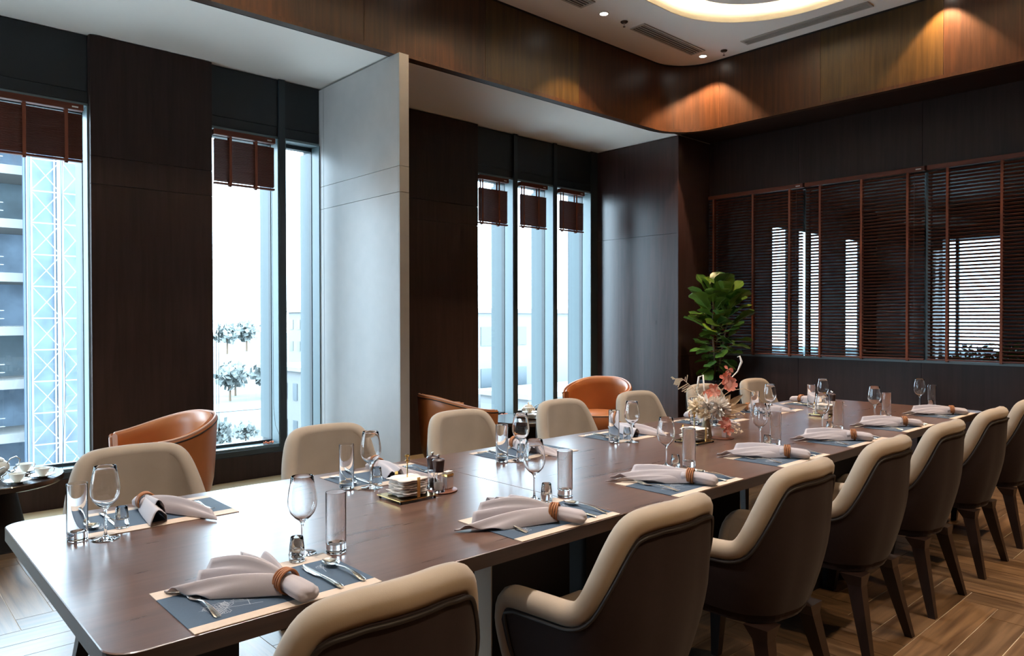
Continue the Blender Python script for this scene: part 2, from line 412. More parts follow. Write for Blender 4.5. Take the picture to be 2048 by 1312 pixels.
# windows
for k, (a, b) in enumerate(OPEN):
    w = sgroup('window_%d' % (k + 1))
    MB().box(a, b, 6.300, 6.306, 0.27, 2.96).build('glass_pane', MPANE, w)
    MB().box(a, b, 6.14, 6.36, 0.212, 0.255).build('bottom_rail', MALUD, w)
    MB().box(a, b, 6.165, 6.285, 0.256, 0.275).build('sill', MALU, w)
    MB().box(a, b, 6.286, 6.34, 0.256, 0.30).build('gasket', MALUD, w)
    MB().box(a, b, 6.286, 6.36, 2.93, 2.964).build('head_gasket', MALUD, w)
    for s, x in ((1, a), (-1, b)):
        MB().box(min(x, x + s * 0.011), max(x, x + s * 0.011), 6.145, 6.285, 0.276, 2.962).build('jamb_lining', MALU, w)
        MB().box(min(x, x + s * 0.016), max(x, x + s * 0.016), 6.286, 6.335, 0.30, 2.93).build('jamb_gasket', MALUD, w)
        MB().box(min(x, x + s * 0.012), max(x, x + s * 0.012), 6.338, 6.52, 0.30, 2.93).build('outer_fin', MFIN, w)
for k, (a, b) in enumerate(((2.846, 2.902), (5.655, 5.71), (6.309, 6.361))):
    MB().box(a, b, 6.135, 6.158, 0.212, AC - 0.004).build('trim_%d' % (k + 1), MALUD).__setitem__('kind', 'structure')  # dark colour stands in for the unlit fronts of the pale mullions
    MB().box(a + 0.001, b - 0.001, 6.159, 6.50, 0.256, 2.962).build('mullion_core', MALUD, wl)

# pale pillar fin ------------------------------------------------------
pl = sgroup('wall_pillar')
MB().box(3.256, 3.320, 4.885, 6.50, 0, 3.465).build('pillar_core', MDARK, pl)
for c, d in ((0, 2.38), (2.38, 2.585), (2.585, 3.474)):
    MB().box(3.243, 3.256, 4.864, 6.075, c + G, d - G).build('panel', MGREY, pl)
    MB().box(3.243, 3.256, 6.080, 6.285, c + G, d - G).build('panel', MGREY, pl)
    MB().box(3.244, 3.333, 4.850, 4.8635, c + G, d - G).build('panel', MGREY, pl)
    MB().box(3.320, 3.333, 4.864, 6.10, c + G, d - G).build('panel', MWALL, pl)

# end wall of the alcove, its return and the back wall -------------------
we = sgroup('wall_end')
MB().box(7.12, 8.2, 4.94, 6.55, 0, AC).build('wall_core', MDARK, we)
panels(we, 'x', 7.103, [4.922, 6.158], [0, 2.366, AC - 0.004], MGLOSS, 0.016, -1)
panels(we, 'y', 4.92, [7.103, XB], [0, 0.945, AC - 0.004], MGLOSS, 0.018)
wb = sgroup('wall_back')
BZ0, BZ1 = 0.945, 2.855
MB().box(XB + 0.02, XB + 0.16, -2.9, 4.94, 0, BZ0 - 0.002).build('lower_core', MDARK, wb)
MB().box(XB + 0.02, XB + 0.16, -2.9, 4.94, BZ1 + 0.002, AC).build('upper_core', MDARK, wb)
MB().box(XB + 0.02, XB + 0.16, -2.9, 0.05, BZ0, BZ1).build('side_core', MDARK, wb)
ys = [-2.9, -1.2, 0.05, 1.31, 2.556, 3.80, 4.92]
panels(wb, 'x', XB, ys, [0, BZ0], MWALL, 0.018, -1)
panels(wb, 'x', XB, ys, [BZ1, AC], MWALL, 0.018, -1)
panels(wb, 'x', XB, ys[:3], [BZ0, BZ1], MWALL, 0.018, -1)
w8 = sgroup('window_8')
MB().box(XB, XB + 0.16, 0.05, 4.92, BZ0 - 0.001, BZ0 + 0.022).build('sill', MALU, w8)
MB().box(XB + 0.10, XB + 0.15, 0.05, 4.92, BZ1 - 0.05, BZ1).build('head_frame', MALUD, w8)
for y in (0.05, 1.29, 2.51, 3.73, 4.88):
    MB().box(XB + 0.095, XB + 0.15, y, y + 0.04, BZ0 + 0.023, BZ1 - 0.051).build('mullion', MALU, w8)
for a, b in ((0.09, 1.29), (1.33, 2.51), (2.55, 3.73), (3.77, 4.88)):
    MB().box(XB + 0.118, XB + 0.124, a, b, BZ0 + 0.024, BZ1 - 0.052).build('glass_pane', MPANET, w8)

# walls behind and right of the camera
wr = sgroup('wall_right')
MB().box(-3.2, 7.9, -3.0, -2.88, 0, CZ + 0.3).build('wall_core', MDARK, wr)
panels(wr, 'y', -2.86, [-3.1, -1.6, 0, 1.5, 3.0, 4.5, 6.0, 7.75], [0, 2.38, CZ], MWALL, 0.018, 1)
wn_ = sgroup('wall_near')
NO = [(4.65, 6.0)]  # unseen window added to light the pillar and room from this end
MB().box(-3.2, -3.08, -2.9, 6.16, 0, 0.26).build('lower_core', MDARK, wn_)
MB().box(-3.2, -3.08, -2.9, 6.16, 2.97, CZ + 0.3).build('upper_core', MDARK, wn_)
for a, b in ((-2.9, 4.65), (6.0, 6.16)):
    MB().box(-3.2, -3.08, a, b, 0.261, 2.969).build('pier_core', MDARK, wn_)
    panels(wn_, 'x', -3.06, [a, min(b, 6.12)], [0, 2.38, AC], MWALL, 0.018, 1)
for k, (a, b) in enumerate(NO):
    w = sgroup('window_%d' % (9 + k))
    MB().box(-3.16, -3.154, a, b, 0.262, 2.968).build('glass_pane', MPANE, w)
    MB().box(-3.19, -3.06, a, b, 0.262, 0.29).build('sill', MALU, w)
# ceilings -------------------------------------------------------------
ce = sgroup('ceiling')
MB().box(-3.1, 3.243, 4.93, 6.52, AC, AC + 0.1).build('alcove_ceiling', MCEIL, ce)
MB().box(3.243, 7.20, 4.93, 6.52, AC + 0.0005, AC + 0.1).build('alcove_ceiling', MCEIL, ce)
def rrect(x0, x1, y0, y1, r, n=10):
    P = []
    for cx, cy_, a0 in ((x1 - r, y1 - r, 0), (x0 + r, y1 - r, pi / 2), (x0 + r, y0 + r, pi), (x1 - r, y0 + r, 3 * pi / 2)):
        for k in range(n + 1):
            a = a0 + pi / 2 * k / n; P.append((cx + r * cos(a), cy_ + r * sin(a)))
    return P
CO = (-1.6, 6.63, -1.6, 4.03)
hole = rrect(*CO, 0.95)
ox0, ox1, oy0, oy1 = -3.15, 7.25, -2.95, 5.05
def outward(p):
    cx, cy_ = (ox0 + ox1) / 2, (oy0 + oy1) / 2
    dx, dy = p[0] - cx, p[1] - cy_
    t = min((ox1 - cx) / abs(dx) if abs(dx) > 1e-6 else 1e9, (oy1 - cy_) / abs(dy) if abs(dy) > 1e-6 else 1e9)
    return (cx + dx * t, cy_ + dy * t)
# include corner points of the outer rectangle by inserting rays to them
pts = list(hole)
def ang(p): return atan2(p[1] - (oy0 + oy1) / 2, p[0] - (ox0 + ox1) / 2)
for c in ((ox1, oy1), (ox0, oy1), (ox0, oy0), (ox1, oy0)):
    a = ang(c); best = None
    for i in range(len(pts)):
        a1, a2 = ang(pts[i]), ang(pts[(i + 1) % len(pts)])
        if a1 <= a <= a2 and a2 - a1 < 3:
            t = (a - a1) / (a2 - a1 + 1e-9); p, q = pts[i], pts[(i + 1) % len(pts)]
            pts.insert(i + 1, (lerp(p[0], q[0], t), lerp(p[1], q[1], t))); break
mb = MB()
outer = [outward(p) for p in pts]
mb.loft([[(x, y, CZ) for x, y in outer], [(x, y, CZ) for x, y in pts], [(x, y, CZ + 0.21) for x, y in pts],
         [(x, y, CZ + 0.21) for x, y in outer]], True, False)
mb.build('ceiling_board', MCEIL, ce)
MB().box(-3.15, 7.25, -2.95, 5.05, CZ + 0.211, CZ + 0.30).build('upper_ceiling', MCOVE, ce)
cv = rrect(CO[0] + 0.004, CO[1] - 0.004, CO[2] + 0.004, CO[3] - 0.004, 0.946)
MB().loft([[(x, y, CZ + 0.002) for x, y in cv], [(x, y, CZ + 0.208) for x, y in cv]], True, False).build('cove_wall', MCOVE, ce, smooth=True)
inn = rrect(CO[0] + 0.27, CO[1] - 0.27, CO[2] + 0.27, CO[3] - 0.27, 0.70)
MB().loft([[(x, y, CZ + 0.055) for x, y in inn], [(x, y, CZ + 0.10) for x, y in inn]], True, True).build('floating_panel', MCEIL, ce)
led = rrect(CO[0] + 0.33, CO[1] - 0.33, CO[2] + 0.33, CO[3] - 0.33, 0.64)
led2 = rrect(CO[0] + 0.35, CO[1] - 0.35, CO[2] + 0.35, CO[3] - 0.35, 0.62)
MB().loft([[(x, y, CZ + 0.102) for x, y in led], [(x, y, CZ + 0.115) for x, y in led], [(x, y, CZ + 0.115) for x, y in led2]], True, False).build('led_strip', MLED, ce)

MB().box(-3.25, 8.2, -3.05, 6.62, CZ + 0.36, CZ + 0.46).build('sky_block_slab', MDARK, ce)  # unseen slab and closers added to keep sky light out of the gaps
MB().box(-3.25, 8.2, 6.53, 6.62, AC + 0.101, CZ + 0.359).build('sky_block_closer', MDARK, ce)
MB().box(-3.25, -3.16, -3.05, 6.53, CZ + 0.301, CZ + 0.359).build('sky_block_closer', MDARK, ce)
MB().box(-3.25, -3.11, 5.1, 6.53, AC + 0.101, CZ + 0.30).build('sky_block_closer', MDARK, ce)
MB().box(8.0, 8.2, -3.05, 6.53, AC + 0.215, CZ + 0.359).build('sky_block_closer', MDARK, ce)
MB().box(7.20, 8.19, 4.945, 6.52, AC + 0.002, AC + 0.1).build('alcove_ceiling', MCEIL, ce)  # extra unseen board over the end wall, stops sky light leaking in
# bulkhead ---------------------------------------------------------------
bk = sgroup('wall_bulkhead')
RC = 0.45; BY, BX = 4.92, 7.12
def bpath(s):
    """point and inward normal along the bulkhead face; s from x=-3.1 along +x then round to -y"""
    l1 = BX - RC + 3.1
    la = RC * pi / 2
    if s <= l1: return (-3.1 + s, BY), (0, -1)
    if s <= l1 + la:
        a = pi / 2 - (s - l1) / RC
        return (BX - RC + RC * cos(a), BY - RC + RC * sin(a)), (-cos(a), -sin(a))
    return (BX, BY - RC - (s - l1 - la)), (-1, 0)
l1 = BX - RC + 3.1; la = RC * pi / 2
def sx(x): return x + 3.1
def sy(y): return l1 + la + (BY - RC - y)
seams = [0, sx(-2.0), sx(-0.75), sx(0.5), sx(1.75), sx(2.97), sx(4.194), sx(5.413), sy(4.396), sy(3.273), sy(2.183), sy(1.09), sy(0.0), sy(-1.1), sy(-2.86)]
BZ = 3.495
def strip(mb, s0, s1, z0, z1, off0, off1):
    n = max(2, int((s1 - s0) / 0.06)) if (s1 > l1 and s0 < l1 + la) else 2
    S = [lerp(s0, s1, i / (n - 1)) for i in range(n)]
    rings = []
    for s in S:
        p, nn = bpath(s)
        rings.append([(p[0] + nn[0] * off0, p[1] + nn[1] * off0, z0), (p[0] + nn[0] * off1, p[1] + nn[1] * off1, z0),
                      (p[0] + nn[0] * off1, p[1] + nn[1] * off1, z1), (p[0] + nn[0] * off0, p[1] + nn[1] * off0, z1)])
    mb.loft(rings)
glow_tint = {6, 9}  # golden light patches are put into the colour of these panels
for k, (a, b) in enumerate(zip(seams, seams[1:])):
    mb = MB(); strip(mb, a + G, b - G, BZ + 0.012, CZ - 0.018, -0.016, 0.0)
    mb.build('panel', MBULKGLOW if k in glow_tint else MBULK, bk, smooth=True, angle=30)
mb = MB(); strip(mb, 0, seams[-1], BZ - 0.015, CZ + 0.2, -0.09, -0.018); mb.build('bulkhead_core', MDARK, bk)
mb = MB(); strip(mb, 0, seams[-1], BZ - 0.022, BZ + 0.010, -0.06, 0.012); mb.build('bottom_lip', MBULK, bk, smooth=True, angle=30)
mb = MB(); strip(mb, 0, seams[-1], CZ - 0.016, CZ - 0.001, -0.03, 0.004); mb.build('top_dark_line', MDARK, bk)  # dark strip along the top edge of the panels
MB().box(7.142, 7.77, -2.9, 4.915, AC + 0.004, AC + 0.06).build('underside_board', MWALL, bk)
mb = MB()
arc = []
for i in range(11):
    p_, n_ = bpath(l1 + la * i / 10); arc.append((p_[0] - n_[0] * 0.02, p_[1] - n_[1] * 0.02))
mb.loft([[(x, y, AC + 0.004) for x, y in arc] + [(7.13, 4.925, AC + 0.004)], [(x, y, AC + 0.05) for x, y in arc] + [(7.13, 4.925, AC + 0.05)]])
mb.build('corner_board', MWALL, bk)

# annex beyond the blinds -------------------------------------------------
an = sgroup('wall_annex')
AX = 16.0
def wall_y_open(parent, x0, x1, y0, y1, z0, z1, opens, oz0, oz1, m):
    xs = x0
    for a, b in opens:
        MB().box(xs, a, y0, y1, z0, z1).build('wall_pier', m, parent)
        MB().box(a, b, y0, y1, z0, oz0).build('wall_sill', m, parent)
        MB().box(a, b, y0, y1, oz1, z1).build('wall_header', m, parent)
        xs = b
    MB().box(xs, x1, y0, y1, z0, z1).build('wall_pier', m, parent)
wall_y_open(an, 8.2, AX, 6.14, 6.18, 0, 3.6, [(11.59, 12.11), (12.54, 13.42), (14.48, 15.10)], 0.30, 2.94, MSOFTW)
# end wall with a wide window
for (a, b, c, d) in ((-3, 3.90, 0, 3.6), (4.90, 6.14, 0, 3.6)):
    MB().box(AX, AX + 0.25, a, b, c, d).build('wall_pier', MSOFTW, an)
MB().box(AX, AX + 0.25, 3.90, 4.90, 0, 0.62).build('wall_sill', MSOFTW, an)
MB().box(AX, AX + 0.25, 3.90, 4.90, 2.93, 3.6).build('wall_header', MSOFTW, an)
MB().box(AX + 0.02, AX + 0.08, 4.62, 4.68, 0.62, 2.93).build('window_mullion', MALUD, an)
MB().box(AX + 0.1, AX + 0.106, 3.90, 4.90, 0.62, 2.93).build('glass_pane', MPANE, an)
for a, b in ((11.59, 12.11), (12.54, 13.42), (14.48, 15.10)):
    MB().box(a, b, 6.157, 6.163, 0.30, 2.94).build('glass_pane', MPANE, an)
MB().box(7.95, AX, -3.0, -2.9, 0, 3.6).build('side_wall', MSOFTW, an)
MB().box(7.92, AX + 0.2, -3.0, 6.4, 3.61, 3.7).build('annex_ceiling', MSOFTW, an)

# ------------------------------------------------------------------ blinds
def blind(label, axis, a, b, at, ztop, zbot, n, tapes, tilt=0.0, slat_w=0.034, zstart=None, group=None):
    """venetian blind along x (axis 'x', at = y) or y (axis 'y', at = x)"""
    t = thing('wooden_blind', label, 'blind', ((a + b) / 2, at, zbot) if axis == 'x' else (at, (a + b) / 2, zbot), 0 if axis == 'x' else pi / 2, group)
    h = (b - a) / 2
    mb = MBLINDX
    MB().bbox(-h, h, -0.028, 0.028, ztop - zbot - 0.045, ztop - zbot, 0.003, 1).build('head_rail', mb, t)
    MB().bbox(-h + 0.004, h - 0.004, -0.018, 0.018, 0.0, 0.016, 0.003, 1).build('bottom_rail', mb, t)
    sl = MB().box(-h + 0.006, h - 0.006, -slat_w / 2, slat_w / 2, -0.0015, 0.0015).mesh('slat', mb)
    z1 = (zstart if zstart is not None else ztop - 0.075) - zbot; z0 = 0.032
    for k in range(n):
        z = lerp(z0, z1, k / (n - 1))
        link_mesh('slat', sl, t, (0, 0, z), (tilt + RND.uniform(-0.02, 0.02), 0, 0))
    tm = MB()
    for s in (-1, 1): tm.box(-0.011, 0.011, s * 0.0205 - 0.0006, s * 0.0205 + 0.0006, 0.0, ztop - zbot - 0.046)
    tm.box(-0.011, 0.011, -0.0212, 0.0212, -0.003, -0.0006)
    tme = tm.mesh('ladder_tape', MTAPE)
    c0 = (a + b) / 2
    for x in tapes:
        dx = (x - c0) if axis == 'x' else (x - c0)
        link_mesh('ladder_tape', tme, t, (dx, 0, 0))
        MB().box(dx - 0.011, dx + 0.011, -0.013, 0.013, -0.012, -0.0032).build('tape_clip', mb, t)
    MB().box(h - 0.075, h - 0.035, -0.0288, -0.0284, ztop - zbot - 0.030, ztop - zbot - 0.020).build('rail_label', MWHITEP, t) if axis == 'x' else \
        MB().box(-h + 0.03, -h + 0.08, 0.0284, 0.0288, ztop - zbot - 0.030, ztop - zbot - 0.020).build('rail_label', MWHITEP, t)
    return t
# back wall: local +x runs along +y of the room
BL = []
BL.append(blind('lowered cherry wood blind beside the fiddle leaf plant, first from the window corner', 'y', 3.725, 4.90, 7.715, 2.845, 0.972, 54, (4.83, 4.32, 3.88), tilt=0.42))
BL.append(blind('lowered cherry wood blind in the middle of the back wall', 'y', 2.515, 3.705, 7.715, 2.845, 0.972, 54, (3.54, 3.11, 2.67), tilt=0.42))
blind('lowered cherry wood blind cut by the right edge of the photo', 'y', 1.30, 2.495, 7.715, 2.845, 0.972, 54, (2.32, 1.88, 1.45), tilt=0.42)
for y, bl in ((3.79, BL[0]), (2.60, BL[1])):
    mb = MB(); mb.tube([(7.672, y, 1.2), (7.672, y + 0.004, 1.7), (7.672, y, 2.78)], 0.0018, 5)
    mb.lathe([(0.001, 0.03), (0.005, 0.022), (0.008, 0), (0.0, -0.002)], 8, TR(7.672, y, 1.17))
    o = mb.build('tilt_cord', MCORD, bl, True); o.matrix_parent_inverse = bl.matrix_basis.inverted()
# front windows, half pulled up
blind('half raised cherry wood blind over the leftmost window', 'x', 0.10, 1.315, 6.10, 2.945, 2.525, 34, (0.35, 0.948, 1.205), tilt=-0.55, slat_w=0.030, zstart=2.865)
blind('half raised cherry wood blind over the window left of the pale pillar', 'x', 2.262, 2.79, 6.112, 2.945, 2.495, 34, (2.40, 2.62), tilt=-0.45, slat_w=0.028, zstart=2.86)
for k, (a, b, lab) in enumerate(((5.10, 5.53, 'first'), (5.72, 6.15, 'second'), (6.37, 6.80, 'third'))):
    blind('narrow half raised blind over the %s slim window beyond the pillar' % lab, 'x', a, b, 6.112, 2.945, 2.42 + k * 0.012, 30, (a + 0.05, b - 0.14), tilt=-0.5, slat_w=0.028, zstart=2.80)
def cordset(name, lab, pts, m=MBLACK, tas=True, r=0.0016):
    c = thing(name, lab, 'cord', pts[0])
    P = [Vector(p) - Vector(pts[0]) for p in pts]
    MB().tube(P, r, 5).build('cord', m, c)
    if tas: MB().lathe([(0.0015, 0.03), (0.006, 0.024), (0.0105, 0.0), (0.0, -0.002)], 8).build('tassel', MBLACK, c, True)
cordset('blind_pull_cord', 'shorter black tasselled pull cord at the left of the second window', [(2.268, 6.085, 0.55), (2.270, 6.085, 2.49)])
cordset('blind_pull_cord', 'longer black tasselled pull cord at the left of the second window', [(2.288, 6.085, 0.455), (2.288, 6.085, 2.49)])
cordset('blind_tilt_wire', 'thin dark wire hanging along the right of the leftmost window', [(1.16, 6.07, 0.30), (1.185, 6.07, 0.9), (1.165, 6.07, 1.5), (1.175, 6.07, 2.52)], MBLACK, False)
cordset('blind_tilt_wire', 'thin wire curling down the mullion beside the second window', [(2.85, 6.12, 0.30), (2.79, 6.12, 0.45), (2.775, 6.12, 0.62), (2.77, 6.12, 2.5)], MBLACK, False)
def knot(x, y, z, lab):
    pts = []
    for i in range(60):
        a = i / 59 * 5 * 2 * pi
        pts.append((0.045 * cos(a) * (1 + 0.3 * sin(2.3 * a)), 0.028 * sin(a * 1.31), 0.012 + 0.008 * sin(a * 3.7) + 0.00))
    o = MB().tube(pts, 0.0030, 5).build('tangled_cord', MORNG, None, True)
    o.location = (x, y, z); tag(o, lab, 'cord')
knot(2.765, 6.205, 0.276, 'tangled orange cord lying on the sill of the second window')
knot(5.56, 6.205, 0.276, 'tangled orange cord lying on the sill of the first slim window')

# ------------------------------------------------------------------ dining table
tb = thing('dining_table', 'long dark walnut dining table with rounded corners laid for fourteen', 'table', (3.01, 2.08, 0))
def slab(x0, x1, y0, y1, z0, z1, r, left, right, n=8):
    P = []
    for cx, cy_, a0, on in ((x1 - r, y1 - r, 0, right), (x0 + r, y1 - r, pi / 2, left), (x0 + r, y0 + r, pi, left), (x1 - r, y0 + r, 3 * pi / 2, right)):
        if on: P += [(cx + r * cos(a0 + pi / 2 * k / n), cy_ + r * sin(a0 + pi / 2 * k / n)) for k in range(n + 1)]
        else: P.append((cx + (r if cx > (x0 + x1) / 2 else -r), cy_ + (r if cy_ > (y0 + y1) / 2 else -r)))
    e = 0.0025
    cxm, cym = (x0 + x1) / 2, (y0 + y1) / 2
    def ins(p): return (p[0] - e * (1 if p[0] > cxm else -1), p[1] - e * (1 if p[1] > cym else -1))
    return P, [ins(p) for p in P]
for k, (a, b) in enumerate(((0.352, 1.84), (1.84, 3.74), (3.74, 5.665))):
    lf, rt = k == 0, k == 2
    P, I = slab(a, b, 1.475, 2.685, 0, 0, 0.06, lf, rt)
    g = 0.0006
    sh = lambda q: (max(a + g, min(b - g, q[0])) - 3.01, q[1] - 2.08)
    mb = MB()
    mb.loft([[(*sh(p), 0.710) for p in P], [(*sh(p), 0.7475) for p in P]], True, True); mb.build('edge_band', MEDGE, tb)
    mb = MB()
    mb.loft([[(*sh(p), 0.7478) for p in P], [(*sh(p), 0.7484) for p in P], [(*sh(p), 0.75) for p in I]], True, True); mb.build('table_top', MTABLE, tb)
for (a, b) in ((0.56, 0.675), (1.455, 1.80), (1.885, 2.23), (3.35, 3.70), (3.78, 4.13), (5.27, 5.62)):
    for y in (1.72, 2.44 if a > 1 else 2.2):
        MB().box(a - 3.01, b - 3.01, y - 2.08 - 0.04, y - 2.08 + 0.04, 0, 0.709).build('pedestal', MPED, tb)
MB().box(1.451 - 3.01, 1.4545 - 3.01, 1.68 - 2.08, 1.76 - 2.08, 0, 0.709).build('edge_strip', MPEDL, tb)

# ------------------------------------------------------------------ dining chairs
def make_chair():
    t = empty('dining_chair')
    HW = 0.262; YF = 0.165; YB = -0.295; R = 0.17
    # plan curve of the outer face (arm level)
    path = []
    n1, n2, n3 = 8, 9, 8
    for i in range(n1): path.append((-HW, lerp(YF, YB + R, i / n1)))
    for i in range(n2): a = pi + (pi / 2) * i / n2; path.append((-HW + R + R * cos(a), YB + R + R * sin(a)))
    for i in range(n3 + 1): x = lerp(-HW + R, HW - R, i / n3); path.append((x, YB - 0.012 * (1 - (2 * i / n3 - 1) ** 2)))
    for i in range(1, n2 + 1): a = 3 * pi / 2 + (pi / 2) * i / n2; path.append((HW - R + R * cos(a), YB + R + R * sin(a)))
    for i in range(1, n1 + 1): path.append((HW, lerp(YB + R, YF, i / n1)))
    N = len(path)
    S = [0]
    for i in range(1, N): S.append(S[-1] + hypot(path[i][0] - path[i - 1][0], path[i][1] - path[i - 1][1]))
    tot = S[-1]
    half = [min(s, tot - s) for s in S]
    def plan(q):
        q = max(0, min(tot, q))
        for i in range(1, N):
            if q <= S[i]:
                t = (q - S[i - 1]) / (S[i] - S[i - 1]); a, b = path[i - 1], path[i]
                return (lerp(a[0], b[0], t), lerp(a[1], b[1], t))
        return path[-1]
    def inward(q):
        a, b = plan(q - 0.02), plan(q + 0.02); d = Vector((b[0] - a[0], b[1] - a[1]))
        if q < 0.021: d = Vector((0, -1))
        if q > tot - 0.021: d = Vector((0, 1))
        d.normalize(); return Vector((-d.y, d.x))
    TAB = [(0, 0.594), (0.04, 0.606), (0.10, 0.611), (0.28, 0.620), (0.322, 0.632), (0.345, 0.656), (0.40, 0.765), (0.435, 0.838), (0.455, 0.866), (0.49, 0.882), (0.56, 0.888), (0.9, 0.890)]
    def top(q):
        q = min(q, tot - q); w = 0; v = 0
        for k in range(-4, 5): g = 5 - abs(k); v += g * interp(TAB, max(0, q + k * 0.005)); w += g
        return v / w
    def sc(z): return interp([(0.37, 0.80), (0.42, 0.86), (0.50, 0.935), (0.60, 0.985), (0.70, 1.0), (0.90, 0.985)], z)
    def lean(z): return interp([(0.37, 0.035), (0.6, 0.004), (0.9, -0.012)], z)
    def PQ(q, z, off):
        x, y = plan(q); n = inward(q)
        return ((x + n.x * off) * sc(z), (y + n.y * off) * lerp(1, sc(z), 0.5) + lean(z) * (1 if y < 0 else 0.3), z)
    Rr = 0.034; ZB = 0.375; m = 9; NQ = 110
    QS = [tot * i / NQ for i in range(NQ + 1)]
    zc = lambda q: top(q) - Rr
    def offc(q, d):
        e = 0.006; dz = (zc(q + e) - zc(q - e)); ds = 2 * e; l = hypot(dz, ds)
        return (q + dz / l * d, zc(q) - ds / l * d)
    def boundary(d):
        P2 = [offc(q, d) for q in QS]; P2 = [(max(0, min(tot, a)), b) for a, b in P2]; P2.sort()
        return lambda q: interp(P2, q)
    b_out, b_in = boundary(Rr * 0.75), boundary(Rr * 0.05)
    for (nm, o0, o1, bf, mm) in (('outer_cover', 0.0, 0.022, b_out, MBROWN), ('inner_back', 0.024, 0.0638, b_in, MBEIGE)):
        rings = []
        for q in QS[::2]:
            zt = bf(q); zb = ZB + (0.02 if nm == 'inner_back' else 0)
            rings.append([PQ(q, lerp(zb, zt, k / m), o0) for k in range(m + 1)] + [PQ(q, lerp(zt, zb, k / m), o1) for k in range(m + 1)])
        MB().loft(rings, True, True).build(nm, mm, t, True, 50)
    path3 = [Vector(PQ(0, lerp(ZB + 0.01, zc(0) - 0.04, k / 6), 0.032)) + Vector((0, 0.004, 0)) for k in range(7)]
    mid = [Vector(PQ(q, zc(q), 0.030)) for q in QS]
    path3 = path3 + mid[2:-2] + [Vector(PQ(tot, lerp(ZB + 0.01, zc(0) - 0.04, k / 6), 0.032)) + Vector((0, 0.004, 0)) for k in range(6, -1, -1)]
    for _ in range(3):
        path3 = [path3[0]] + [(path3[i - 1] + path3[i] * 2 + path3[i + 1]) / 4 for i in range(1, len(path3) - 1)] + [path3[-1]]
    MB().tube(path3, Rr, 12).build('rolled_rim', MBEIGE, t, True)
    pp = []
    for q in QS[6:-6]:
        a, z = offc(q, Rr * 0.93); pp.append(PQ(a, z, -0.003))
    f0 = [Vector(PQ(0.036, lerp(ZB, pp[0][2] - 0.015, k / 5), -0.003)) for k in range(6)]
    f1 = [Vector((-v.x, v.y, v.z)) for v in reversed(f0)]
    MB().tube(f0 + pp + f1, 0.0052, 6).build('piping', MPIPE, t, True)
    def P(i, z, off): return PQ(S[i], z, off)
    # seam lines on the rim at the elbow and the shoulder
    # seat
    mb = MB(); mb.bbox(-0.185, 0.185, -0.20, 0.225, 0.385, 0.475, 0.032, 3); mb.build('seat_cushion', MBEIGE, t, True, 60)
    # base band under the shell
    mb = MB(); rr = []
    for z, k in ((0.345, 0.965), (0.384, 1.0)):
        rr.append([(P(i, ZB, 0.006)[0] * k, P(i, ZB, 0.006)[1] * k, z) for i in range(N)] + [(0.19 * k, 0.215, z), (-0.19 * k, 0.215, z)])
    mb.loft(rr); mb.build('seat_frame', MBROWN, t)
    for sxx in (-1, 1):
        for fr in (0, 1):
            tx, ty = (0.155, -0.185) if not fr else (0.165, 0.17)
            bx_, by_ = (0.212, -0.268) if not fr else (0.195, 0.205)
            w0, w1 = 0.030, 0.0155
            rings = []
            for z, k in ((0.0, 0.0), (0.18, 0.52), (0.30, 0.85), (0.343, 1.0)):
                cx, cy_ = lerp(bx_, tx, k) * sxx, lerp(by_, ty, k); w = lerp(w1, w0, k) + (0.014 if k == 1 and not fr else 0)
                rings.append([(cx - w, cy_ - w, z), (cx + w, cy_ - w, z), (cx + w, cy_ + w, z), (cx - w, cy_ + w, z)])
            MB().loft(rings).build('leg', MLEG, t)
    return t
chair0 = make_chair()
ORD = ['first', 'second', 'third', 'fourth', 'fifth', 'sixth', 'seventh']
right = [(0.765, 0.0), (1.645, 0.0), (2.43, 0.0), (3.175, 0.0), (3.885, 0.0), (4.635, 0.0), (5.385, 0.0)]
left = [0.82, 1.64, 2.42, 3.20, 3.93, 4.73, 5.47]
first = True
for i, (x, r) in enumerate(right):
    c = chair0 if first else copy_tree(chair0); first = False
    c.location = (x, 1.425, 0); c.rotation_euler = (0, 0, r)
    tag(c, 'beige and dark brown dining armchair seen from behind, %s from the camera along the table' % ORD[i], 'chair', 'dining chairs on the near right side of the table')
for i, x in enumerate(left):
    c = copy_tree(chair0); c.location = (x, 2.80, 0); c.rotation_euler = (0, 0, pi)
    tag(c, 'beige dining armchair facing us on the window side, %s from the camera end' % ORD[i], 'chair', 'dining chairs on the window side of the table')

